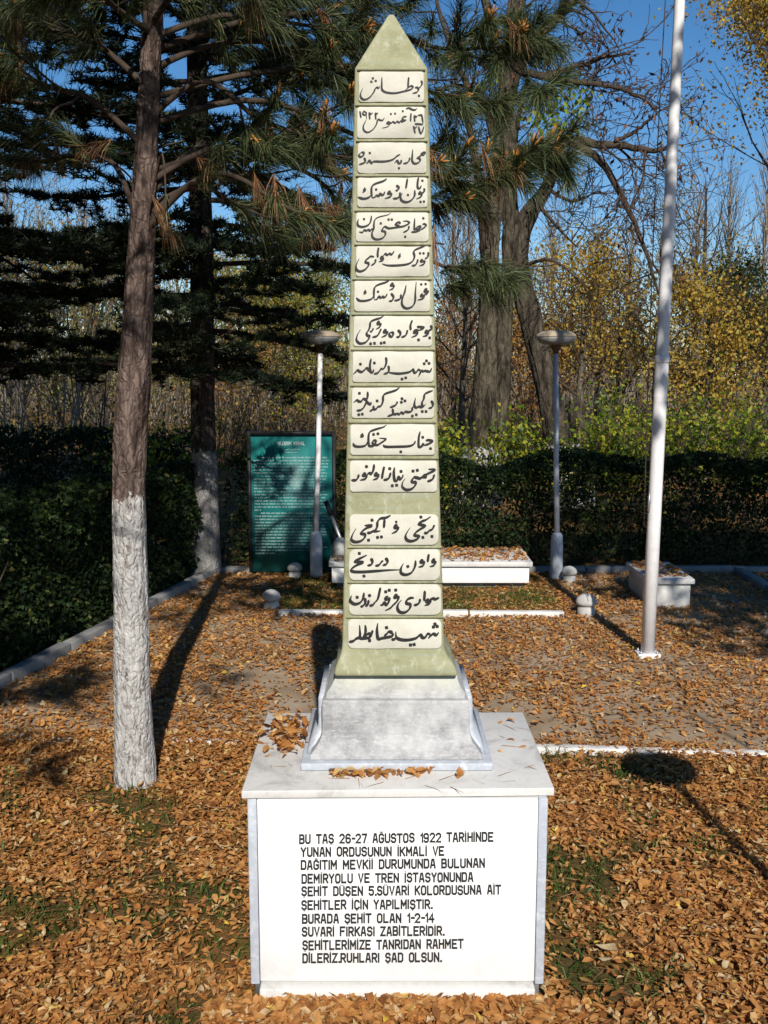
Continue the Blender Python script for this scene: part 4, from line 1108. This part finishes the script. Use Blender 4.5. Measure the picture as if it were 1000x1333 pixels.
# ---- hedges
def hedge(name, label, pts, wid, h, n, mat, leaf=.05, lumps=.12, seed=0.0):
    (xa, ya), (xb, yb) = pts
    t = thing(name, label, 'hedge', ((xa+xb)/2, (ya+yb)/2, 0))
    d = np.array((xb-xa, yb-ya)); L = np.linalg.norm(d); d /= L; nr = np.array((-d[1], d[0]))
    st_ = MB(); tips = []
    for k in range(int(L*9)):
        s = RS.rand()*L; o = (RS.rand()-.5)*wid*.6; p = np.array((xa, ya))+d*s+nr*o
        q, _ = wander((p[0], p[1], -.02), (RS.normal()*.25, RS.normal()*.25, 1), h*(.7+.25*RS.rand()), 4, .18)
        st_.tube(q, np.linspace(.010, .004, 5), 4, cap=False)
    tag(st_.build('stems', M['stem'], t), kind='stuff')
    s = RS.rand(n)*L; a = RS.rand(n)
    # mostly the faces of the hedge, some inside
    o = (RS.rand(n)-.5)*wid; z = RS.rand(n)**.85*h
    top = RS.rand(n) < .3; z[top] = h*(.9+.1*RS.rand(top.sum()))
    fr = (~top) & (RS.rand(n) < .7); o[fr] = np.where(RS.rand(fr.sum()) < .72, -1, 1)*wid*(.5-.13*RS.rand(fr.sum())**2)
    P = np.stack([xa+d[0]*s+nr[0]*o, ya+d[1]*s+nr[1]*o, z], 1)
    b = np.array([noise.noise(Vector((p_[0]*1.7+seed, p_[1]*1.7, p_[2]*1.7))) for p_ in P])
    P[:, 2] *= 1+b*lumps*1.2; P[:, :2] += nr[None, :]*(b*lumps)[:, None]
    keep = np.array([noise.noise(Vector((p_[0]*3.1, p_[1]*3.1+seed, p_[2]*3.1))) for p_ in P]) > -.42
    P = P[keep]; P[:, 2] = np.maximum(P[:, 2], .03)
    l_ = MB(); leaves(l_, P, leaf*(.7+.6*RS.rand(len(P))), .6, .1); l_.build('foliage', mat, t)
    return t
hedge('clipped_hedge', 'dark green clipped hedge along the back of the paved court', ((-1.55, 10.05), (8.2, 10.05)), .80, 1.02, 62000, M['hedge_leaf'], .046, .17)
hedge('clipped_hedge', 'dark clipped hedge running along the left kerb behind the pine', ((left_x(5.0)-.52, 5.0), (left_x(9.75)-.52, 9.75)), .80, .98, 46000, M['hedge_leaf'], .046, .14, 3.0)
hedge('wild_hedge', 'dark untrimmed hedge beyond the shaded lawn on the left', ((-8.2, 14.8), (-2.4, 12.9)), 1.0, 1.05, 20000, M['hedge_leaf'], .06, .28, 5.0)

# ---- shrubs and small trees in autumn colour
def stems_shrub(name, label, cat, px, Y, h, n, wd_, leafm, nl, leaf=.06, stemm='stem', fan=.45, kids=(2, 3), low=.3, r=.018, spread_l=.16):
    x = (px-CX)/F*(Y*ct+H*st)
    t = thing(name, label, cat, (x, Y, 0))
    w_, tips = MB(), []
    for k in range(n):
        a = RS.rand()*6.283; f = fan*(.3+.9*RS.rand())
        branch(w_, tips, (x+math.cos(a)*wd_*.15, Y+math.sin(a)*wd_*.15, -.03), (math.cos(a)*f, math.sin(a)*f, 1), h*.62*(.7+.5*RS.rand()), r*(.7+.6*RS.rand()), 2, kids, .42, .07, .06, .55, 5, .004)
    w_.build('stems', M[stemm], t)
    tips = np.array(tips); tips = tips[tips[:, 2] > low]
    if nl and len(tips):
        cl = np.array([noise.noise(Vector(q*1.3)) for q in tips]); wgt = np.clip(cl+.35, .02, 1); wgt /= wgt.sum()
        P = tips[RS.choice(len(tips), nl, p=wgt)]+RS.normal(size=(nl, 3))*spread_l
        P[:, 2] = np.maximum(P[:, 2], .05)
        l_ = MB(); leaves(l_, P, leaf*(.6+.7*RS.rand(nl)), .6, .3); l_.build('leaves', M[leafm], t)
    return t
def small_tree(name, label, px, Y, h, leafm, nl, leaf=.07, bark='plain_bark', r=.09, kids=(3, 4), spread=.62, spread_l=.22, zc=.35, lean=0.0):
    x = (px-CX)/F*(Y*ct+H*st)
    t = thing(name, label, 'tree', (x, Y, 0))
    tr, w_, tips = MB(), MB(), []
    C, rr = bark_tube(tr, [(x, Y, -.05), (x+lean*.3, Y, h*.3), (x+lean*.7+.05, Y+.05, h*.6), (x+lean, Y, h*.9)], [r*1.15, r*.85, r*.55, r*.18], 40, 14, .01, 1.5, 4, px*.01)
    tr.build('trunk', M[bark], t, True)
    for k in range(15):
        u = zc+(1-zc)*(k+RS.rand()*.7)/15; i = min(int(u*39), 38); a = k*2.4+RS.rand()
        branch(w_, tips, C[i], (math.cos(a), math.sin(a), .75), h*.27*(1.15-.6*u), max(.008, rr[i]*.42), 2, kids, spread, .12, .07, .62, 5, .004)
    w_.build('branches', M['twig'], t)
    if nl:
        tips = np.array(tips); cl = np.array([noise.noise(Vector(q*.9)) for q in tips]); wgt = np.clip(cl+.3, .03, 1); wgt /= wgt.sum(); nl = int(nl*2.5); leaf = leaf*.86
        P = tips[RS.choice(len(tips), nl, p=wgt)]+RS.normal(size=(nl, 3))*spread_l
        P = P[P[:, 2] > .2]
        l_ = MB(); leaves(l_, P, leaf*(.6+.7*RS.rand(len(P))), .62, .35); l_.build('leaves', M[leafm], t)
    return t
# right of the obelisk, front to back
for px, Y, h, lab in ((705, 12.2, 1.15, 'low yellow green shrub behind the hedge between the leaning tree and the grey lamp'), (790, 12.4, 1.25, 'bright yellow green shrub behind the hedge right of the grey lamp'),
                      (880, 12.3, 1.62, 'tallest yellow green shrub behind the hedge just right of the flagpole'), (985, 12.6, 1.4, 'yellow green shrub at the right edge behind the hedge'),
                      (600, 12.0, 1.0, 'low dark yellow green shrub at the foot of the stout grey tree'), (930, 13.1, 1.3, 'yellow green shrub second from the right edge behind the hedge')):
    stems_shrub('autumn_shrub', lab, 'shrub', px, Y, h, 16, .9, 'shrub_leaf', 1700, .065, 'stem', .75, (2, 3), .5, .010, .13)['group'] = 'yellow green shrubs behind the hedge'
small_tree('golden_tree', 'slender golden tree directly behind the grey lamp', 752, 19.0, 4.1, 'gold_leaf', 1700, .085, r=.09, spread_l=.2)
small_tree('golden_tree', 'thin golden tree between the grey lamp and the flagpole', 800, 21.0, 3.7, 'gold_leaf', 1300, .085, r=.07)
small_tree('golden_tree', 'golden tree right of the flagpole with the densest yellow crown', 915, 17.0, 3.3, 'gold_leaf', 2200, .085, r=.09, zc=.25)
small_tree('golden_tree', 'golden tree at the right edge above the green shrubs', 990, 19.5, 3.3, 'gold_leaf', 1500, .085, r=.08)
small_tree('golden_tree', 'golden tree seen between the stout tree and the leaning tree', 690, 23.0, 4.2, 'gold_leaf', 1800, .09, r=.08)
small_tree('russet_tree', 'low russet tree seen right beside the obelisk', 590, 21.0, 3.4, 'russet_leaf', 1100, .08, r=.06, zc=.2)
small_tree('russet_tree', 'low russet tree between the two big trunks', 672, 19.5, 2.8, 'russet_leaf', 1300, .08, r=.05, zc=.2)
small_tree('russet_tree', 'faded russet tree far right of the grey lamp', 775, 26.0, 4.4, 'russet_leaf', 1100, .09, r=.08)
small_tree('bare_sapling', 'bare slender sapling with pointed crown near the flagpole', 850, 22.0, 5.4, 'olive_leaf', 260, .07, 'plain_bark', .08)
small_tree('bare_sapling', 'bare spreading sapling right of the flagpole', 905, 25.0, 7.0, 'gold_leaf', 350, .07, 'plain_bark', .10)
small_tree('bare_sapling', 'bare thin sapling above the grey lamp', 738, 27.0, 6.2, 'russet_leaf', 300, .07, 'plain_bark', .08)
small_tree('bare_sapling', 'bare sapling close beside the obelisk on its right', 600, 17.5, 4.4, 'olive_leaf', 120, .06, 'plain_bark', .07)
small_tree('evergreen_tree', 'round dark evergreen among the golden trees at the right', 960, 29.0, 4.3, 'hedge_leaf', 4200, .12, 'plain_bark', .12, zc=.5, spread_l=.3)
gt = small_tree('tall_golden_tree', 'tall golden tree crown against blue sky at the upper right edge', 1058, 15.0, 8.0, 'gold_leaf', 9500, .07, 'plain_bark', .15, (3, 4), 42e-2, .24, .50)
# left of the obelisk
for px, Y, h, n, lm_, nl, lab in ((332, 21.5, 4.3, 13, 'olive_leaf', 2600, 'fan shaped olive yellow shrub rising behind the teal board'), (395, 22.0, 4.1, 10, 'shrub_leaf', 2800, 'yellow green shrub behind the white lamp'),
                              (436, 22.5, 4.1, 9, 'gold_leaf', 3200, 'golden shrub peeping out left of the obelisk'), (72, 17.2, 4.4, 10, 'russet_leaf', 350, 'nearly bare fan of pale stems at the far left'),
                              (118, 18.5, 4.2, 8, 'olive_leaf', 700, 'thin olive shrub left of the pine trunk'), (10, 18.0, 4.0, 8, 'russet_leaf', 650, 'reddish brown shrub cut by the left edge'),
                              (222, 21.8, 3.9, 10, 'olive_leaf', 2200, 'yellow green shrub right of the pine trunk'), (285, 20.5, 3.2, 9, 'russet_leaf', 1300, 'reddish shrub seen beyond the cedar trunk'),
                              (150, 23.0, 3.6, 8, 'olive_leaf', 1200, 'olive shrub hidden partly by the pine trunk'), (215, 12.6, .95, 16, 'shrub_leaf', 900, 'low dark green shrub between the pine and the cedar trunk')):
    stems_shrub('autumn_shrub', lab, 'shrub', px, Y, h, n, 1.0, lm_, nl, .075, 'pale_twig' if px < 100 else 'stem', .38, (2, 3), .5, .016, .2)
small_tree('bare_sapling', 'bare tall sapling at the left edge', 30, 24.0, 6.5, 'olive_leaf', 250, .07, 'plain_bark', .09)
small_tree('bare_sapling', 'bare tall sapling seen left of the pine trunk', 100, 27.0, 6.8, 'olive_leaf', 300, .07, 'plain_bark', .09)
small_tree('olive_tree', 'pale olive tree rising above the teal board', 370, 24.0, 5.0, 'olive_leaf', 1900, .085, 'plain_bark', .09)
small_tree('olive_tree', 'pale olive tree seen between pine and cedar', 235, 26.0, 5.2, 'olive_leaf', 1700, .09, 'plain_bark', .09)

small_tree('olive_tree', 'pale olive tree at the left edge above the dark hedge', 15, 28.0, 5.0, 'olive_leaf', 2600, .11, 'plain_bark', .10, zc=.15, spread_l=.4)
small_tree('golden_tree', 'muted golden tree second from the left edge', 75, 30.0, 5.2, 'gold_leaf', 1900, .11, 'plain_bark', .10, zc=.15, spread_l=.4)
small_tree('olive_tree', 'pale olive tree just left of the pine trunk', 128, 27.0, 4.8, 'olive_leaf', 2600, .11, 'plain_bark', .10, zc=.15, spread_l=.4)
small_tree('golden_tree', 'muted golden tree seen right beside the dark cedar trunk', 300, 28.0, 4.6, 'gold_leaf', 2200, .11, 'plain_bark', .10, zc=.15, spread_l=.4)
small_tree('olive_tree', 'bright olive tree seen between the teal board and the white lamp head', 385, 29.0, 4.6, 'shrub_leaf', 2400, .11, 'plain_bark', .10, zc=.15, spread_l=.4)
# white wall fragment glimpsed through the trees on the left
wx = at_y(214, 582, 24.0)
wl = thing('garden_wall', 'short white wall glimpsed between the pine and the cedar', 'wall', (wx.x, 24.0, 0))
m = MB(); m.box(wx.x-.9, wx.x+.55, 23.9, 24.12, -.05, wx.z-.04); m.build('wall_body', M['stone_white'], wl)
m = MB(); m.box(wx.x-.95, wx.x+.6, 23.86, 24.16, wx.z-.038, wx.z+.03); m.build('coping', M['kerb_grey'], wl)

# ---- far bare poplars
def poplar(label, loc):
    t = thing('poplar_tree', label, 'tree', (0, 0, 0), 'bare poplars in the distance')
    tr, w_, tips = MB(), MB(), []
    hh = 10.0
    tr.tube([(0, 0, -.1), (.03, 0, 3), (-.03, .03, 6.5), (0, 0, hh)], [.14, .11, .07, .02], 8)
    for k in range(54):
        z = 1.2+8.2*(k/54.0); a = k*2.399
        branch(w_, tips, (0, 0, z), (math.cos(a)*.34, math.sin(a)*.34, 1), 1.9*(1.1-.55*z/hh), .024, 1, (4, 6), .28, .06, .08, .6, 4, .007)
    tr.build('trunk', M['pale_twig'], t, True); w_.build('branches', M['pale_twig'], t)
    t.location = loc
    return t
def place(px, Y): return ((px-CX)/F*(Y*ct+H*st), Y, 0)
pop = poplar('bare grey poplar, tallest at the right edge', place(985, 40))
for px, Y, s, lab in ((938, 43, .98, 'bare grey poplar second from the right edge'), (898, 39, .86, 'bare grey poplar right of the flagpole above the evergreen'), (862, 46, .9, 'bare grey poplar behind the flagpole'),
                      (815, 44, .82, 'bare grey poplar left of the flagpole'), (770, 41, .74, 'bare grey poplar above the grey lamp'), (715, 45, .85, 'bare grey poplar beside the leaning tree'),
                      (588, 38, .95, 'bare grey poplar close right of the obelisk'), (608, 42, 1.0, 'bare grey poplar behind the stout grey tree'), (20, 40, .9, 'bare grey poplar at the left edge'),
                      (62, 44, .85, 'bare grey poplar second from the left edge'), (120, 41, .85, 'bare grey poplar just left of the pine trunk'), (345, 43, .8, 'bare grey poplar above the teal board'), (425, 40, .8, 'bare grey poplar close left of the obelisk')):
    copy_tree(pop, place(px, Y), RS.rand()*6, s, lab)

# ---- far woodland closing the horizon: one mass
wv, tips = MB(), []
for k in range(330):
    Y = 34+40*RS.rand(); x = (RS.rand()-.5)*1.5*Y; h = 2.6+3.6*RS.rand()
    for q in range(6):
        pts_, _ = wander((x+RS.normal()*.3, Y, -.1), (RS.normal()*.22, RS.normal()*.22, 1), h*(.6+.5*RS.rand()), 5, .10, .03)
        wv.tube(pts_, np.linspace(.05, .012, 6), 4, cap=False); tips.extend(pts_[2:])
        for s in range(4):
            p2, _ = wander(pts_[2+s % 3], (RS.normal()*.6, RS.normal()*.6, 1), h*.3, 3, .15, .03); wv.tube(p2, np.linspace(.022, .008, 4), 3, cap=False); tips.extend(p2)
tips = np.array(tips)
far = tag(wv.build('far_woodland', M['pale_twig']), 'bare brown wood closing the horizon behind everything', 'woodland', None, 'stuff')
lv = MB(); n = 34000
P = tips[RS.randint(len(tips), size=n)]+RS.normal(size=(n, 3))*.5; P = P[P[:, 2] > .1]
leaves(lv, P, .15, .7); lo = lv.build('leaves', M['olive_leaf'], far); lo['kind'] = 'stuff'

# ---- low tangle of undergrowth under the far trees
ug, ul = MB(), MB(); C_ = []
for k in range(260):
    Y = 17.5+17*RS.rand(); x = (RS.rand()-.5)*1.05*Y
    hh = .5+1.1*RS.rand()
    for q in range(5):
        p2, _ = wander((x+RS.normal()*.25, Y+RS.normal()*.2, -.05), (RS.normal()*.4, RS.normal()*.4, 1), hh*(.7+.6*RS.rand()), 4, .15)
        ug.tube(p2, np.linspace(.014, .005, 5), 3, cap=False); C_.extend(p2[1:])
C_ = np.array(C_)
under = tag(ug.build('undergrowth', M['stem']), 'low brownish tangle of undergrowth below the distant trees', 'undergrowth', None, 'stuff')
P = C_[RS.randint(len(C_), size=22000)]+RS.normal(size=(22000, 3))*.16; P[:, 2] = np.abs(P[:, 2])+.02
leaves(ul, P, .085*(.6+.7*RS.rand(len(P))), .6); lo2 = ul.build('leaves', M['bush_leaf'], under); lo2['kind'] = 'stuff'

# ================================================================== FALLEN LEAVES AND GRASS
def leaf_mesh(mb, X_, Y_, Z_, L, tilt=.24, curl=.75):
    n = len(X_)
    u = np.array([0, .28, .28, .28, .66, .66, .66, 1.0]); v = np.array([0, .5, 0, -.5, .42, 0, -.42, 0])
    w_ = L*(.26+.30*RS.rand(n)); c1 = curl*RS.normal(size=n)*.9; c2 = curl*(.6+RS.rand(n)*2.2)*np.where(RS.rand(n) < .7, 1, -1)
    bend = RS.normal(size=n)*.18
    x = (u[None, :]-.5)*L[:, None]; y = v[None, :]*w_[:, None]*(1+RS.normal(size=(n, 8))*.10)+bend[:, None]*L[:, None]*(u[None, :]-.5)**2
    z = c1[:, None]*L[:, None]*((u[None, :]-.5)**2)+c2[:, None]*(v[None, :]**2)*w_[:, None]*.8
    z += RS.normal(size=(n, 8))*L[:, None]*.03
    a = RS.rand(n)*6.283; p_ = RS.normal(size=n)*tilt; r_ = RS.normal(size=n)*tilt
    cp, sp = np.cos(p_)[:, None], np.sin(p_)[:, None]; x, z = x*cp-z*sp, x*sp+z*cp
    cr, sr = np.cos(r_)[:, None], np.sin(r_)[:, None]; y, z = y*cr-z*sr, y*sr+z*cr
    ca, sa = np.cos(a)[:, None], np.sin(a)[:, None]; x, y = x*ca-y*sa, x*sa+y*ca
    z = z-z.min(axis=1, keepdims=True)*.75
    V = np.stack([x+X_[:, None], y+Y_[:, None], z+Z_[:, None]], -1).reshape(-1, 3)
    b = np.arange(n)[:, None]*8
    tri = np.array([[0, 3, 2], [0, 2, 1], [5, 6, 7], [5, 7, 4]]); qd = np.array([[2, 3, 6, 5], [2, 5, 4, 1]])
    mb.v.append(V.astype(np.float32))
    mb.f.append((b[:, None, :]+tri[None]).reshape(-1, 3).astype(np.int32)+mb.n)
    mb.f.append((b[:, None, :]+qd[None]).reshape(-1, 4).astype(np.int32)+mb.n)
    mb.n += n*8
def nz(x, y, s, o=0.0): return noise.noise(Vector((x*s+o, y*s-o, o)))
def blocked(x, y):
    if abs(x-(xl+xr)/2) < (xr-xl)/2+.0 and PF-.02 < y < 3.5: return True
    if (x-tp[1].x)**2+(y-PY)**2 < .115**2: return True
    return False
lf = MB(); bxs, bys, bzs, Ls = [], [], [], []
def scatter(n, x0, x1, y0, y1, dens, smin=.05, smax=.095, pile=.02):
    for _ in range(n):
        x = x0+(x1-x0)*RS.rand(); y = y0+(y1-y0)*RS.rand()
        if blocked(x, y) or RS.rand() > dens(x, y): continue
        bxs.append(x); bys.append(y); bzs.append(RS.rand()**2*pile); Ls.append(smin+(smax-smin)*RS.rand()**1.7)
def d_lawn(x, y):
    if y > front_y(x)+.1: return 0
    return max(.10, min(1, .74+1.25*nz(x, y, 2.1, 3.3)+.8*nz(x, y, 5.7, 1.1)))
def d_court(x, y):
    if y < front_y(x)-.02 or x < left_x(y)+.03: return 0
    b = .74+.9*nz(x, y, 1.05, 8.1)+.55*nz(x, y, 3.4, 2.2)
    if x > .6 and y < 5.7: b -= .34
    if y > 5.6: b += .16
    return max(.05, min(1, b))
def d_far(x, y): return max(.05, .5+.8*nz(x, y, .9, 4.0))
scatter(98000, -2.4, 2.6, 2.25, 5.1, d_lawn, .018, .047, .022)
scatter(700, -2.5, 2.8, 2.2, 5.0, d_lawn, .045, .085, .030)
scatter(60000, -2.4, 3.8, 4.7, 9.35, d_court, .024, .056, .012)
scatter(1500, -.9, 1.5, 7.7, 9.3, d_far, .04, .07, .012)
scatter(2600, -7, -2.0, 4.0, 12, d_far, .05, .08, .01)
scatter(4200, -7, 9, 10.5, 22, d_far, .06, .11, .02)
scatter(2200, 3.4, 7.5, 3.5, 9.3, d_far, .05, .09, .02)
# drift against the foot of the pedestal
for _ in range(1500):
    x = xl-.12+(xr-xl+.24)*RS.rand(); bxs.append(x); bys.append(PF-.035-abs(RS.normal())*.05); bzs.append(RS.rand()*.035*max(.1, 1-abs(x-.1)*.6)); Ls.append(.026+.034*RS.rand())
leaf_mesh(lf, np.array(bxs), np.array(bys), np.array(bzs), np.array(Ls))
tag(lf.build('fallen_leaves', M['leaf']), 'brown and orange fallen leaves covering the lawn and the paved court', 'leaves', None, 'stuff')
def heap(label, n, fx, smin, smax, tilt=.3):
    P = np.array([fx() for _ in range(n)]); mb = MB()
    leaf_mesh(mb, P[:, 0], P[:, 1], P[:, 2], smin+(smax-smin)*RS.rand(n), tilt)
    return tag(mb.build('leaf_heap', M['leaf']), label, 'leaves', None, 'stuff')
hc = at_z(374, 958, ZS)
def f1_():
    q = at_z(345+RS.rand()*62, 936+RS.rand()*44, ZS); u = RS.rand(); return (hc.x+RS.normal()*.035+.03*(q.y-hc.y), hc.y+RS.normal()*.085, ZS+RS.rand()**2*.03)
heap('small heap of brown leaves on the left of the marble slab', 130, f1_, .028, .056)
def f2_():
    q = at_z(432+min(1, abs(RS.normal())*.36)*175, 1006+RS.rand()*7, ZS); return (q.x, q.y, ZS+RS.rand()**2*.012)
heap('row of dry leaves along the front of the obelisk base', 80, f2_, .026, .052)
def f3_():
    q = at_z(340+RS.rand()*360, 935+RS.rand()*85, ZS); return (q.x, q.y, ZS+.001)
def f5_():
    y_ = 3.1+RS.rand()*.3; return ((xl+.03 if RS.rand() < .4 else xr-.03-RS.rand()*.08), y_, ZS+.001)
heap('few loose leaves on the right of the marble slab', 9, f5_, .025, .05, .1)
b1x0, b1x1 = X(432, 750, y0), X(689, 750, y0)
heap('brown leaves lying on the long marble bench', 900, lambda: (b1x0+(b1x1-b1x0)*RS.rand(), y0+.0+.64*RS.rand()**.8, hb+RS.rand()**2*.015), .035, .07)
b2x0, b2x1 = X(846, 770, y1_), X(899, 770, y1_)
heap('brown leaves lying on the short grey bench', 190, lambda: (b2x0+(b2x1-b2x0)*RS.rand(), y1_+.04+.62*RS.rand(), hb2+RS.rand()**2*.012), .035, .07)

gr = MB(); GP = []
for _ in range(60000):
    x = -3.2+6.6*RS.rand(); y = 1.9+3.1*RS.rand()
    if blocked(x, y) or y > front_y(x)-.03: continue
    dl = d_lawn(x, y)
    if RS.rand() < max(0.015, (.62-dl))*1.1: GP.append((x, y))
for _ in range(16000):
    x = KB[0].x+(KB[1].x-KB[0].x)*RS.rand(); y = KB[0].y+.04+1.4*RS.rand()
    if RS.rand() < .4+nz(x, y, 3): GP.append((x, y))
for _ in range(9000):
    x = -7+5*RS.rand(); y = 4.5+8*RS.rand()
    if x < left_x(y)-.1: GP.append((x, y))
GP = np.array(GP); n = len(GP)
P = np.concatenate([GP, np.full((n, 1), -.012)], 1); D = unit(np.stack([RS.normal(size=n)*.45, RS.normal(size=n)*.45, np.ones(n)], 1))
needles2(gr, P, D, .045+.065*RS.rand(n), np.full(n, .0048), .9)
tag(gr.build('grass', M['grass']), 'short green grass showing through the fallen leaves', 'grass', None, 'stuff')

# fallen pine needles and twigs in the litter and on the slab
tw_ = MB(); n = 5200
TP = np.stack([-2.3+4.8*RS.rand(n), 2.3+2.7*RS.rand(n), .004+.022*RS.rand(n)], 1)
TP = np.array([q for q in TP if not blocked(q[0], q[1])]); n = len(TP)
D = RS.normal(size=(n, 3)); D[:, 2] *= .12; D = unit(D)
needles2(tw_, TP, D, .05+.08*RS.rand(n), np.full(n, .0022), .1)
q = np.array([tuple(at_z(330+RS.rand()*370, 934+RS.rand()*92, ZS+.002)) for _ in range(70)]); q = np.array([p_ for p_ in q if abs(p_[0]-fl[0]) > fl[1]+.03 or p_[1] < YC-fl[2]-.02])
D = RS.normal(size=(len(q), 3)); D[:, 2] = 0; D = unit(D)
needles2(tw_, q, D, .03+.05*RS.rand(len(q)), np.full(len(q), .0022), .02)
tag(tw_.build('fallen_needles', M['dead_needle']), 'dry pine needles lying among the leaves and on the slab', 'pine needles', None, 'stuff')
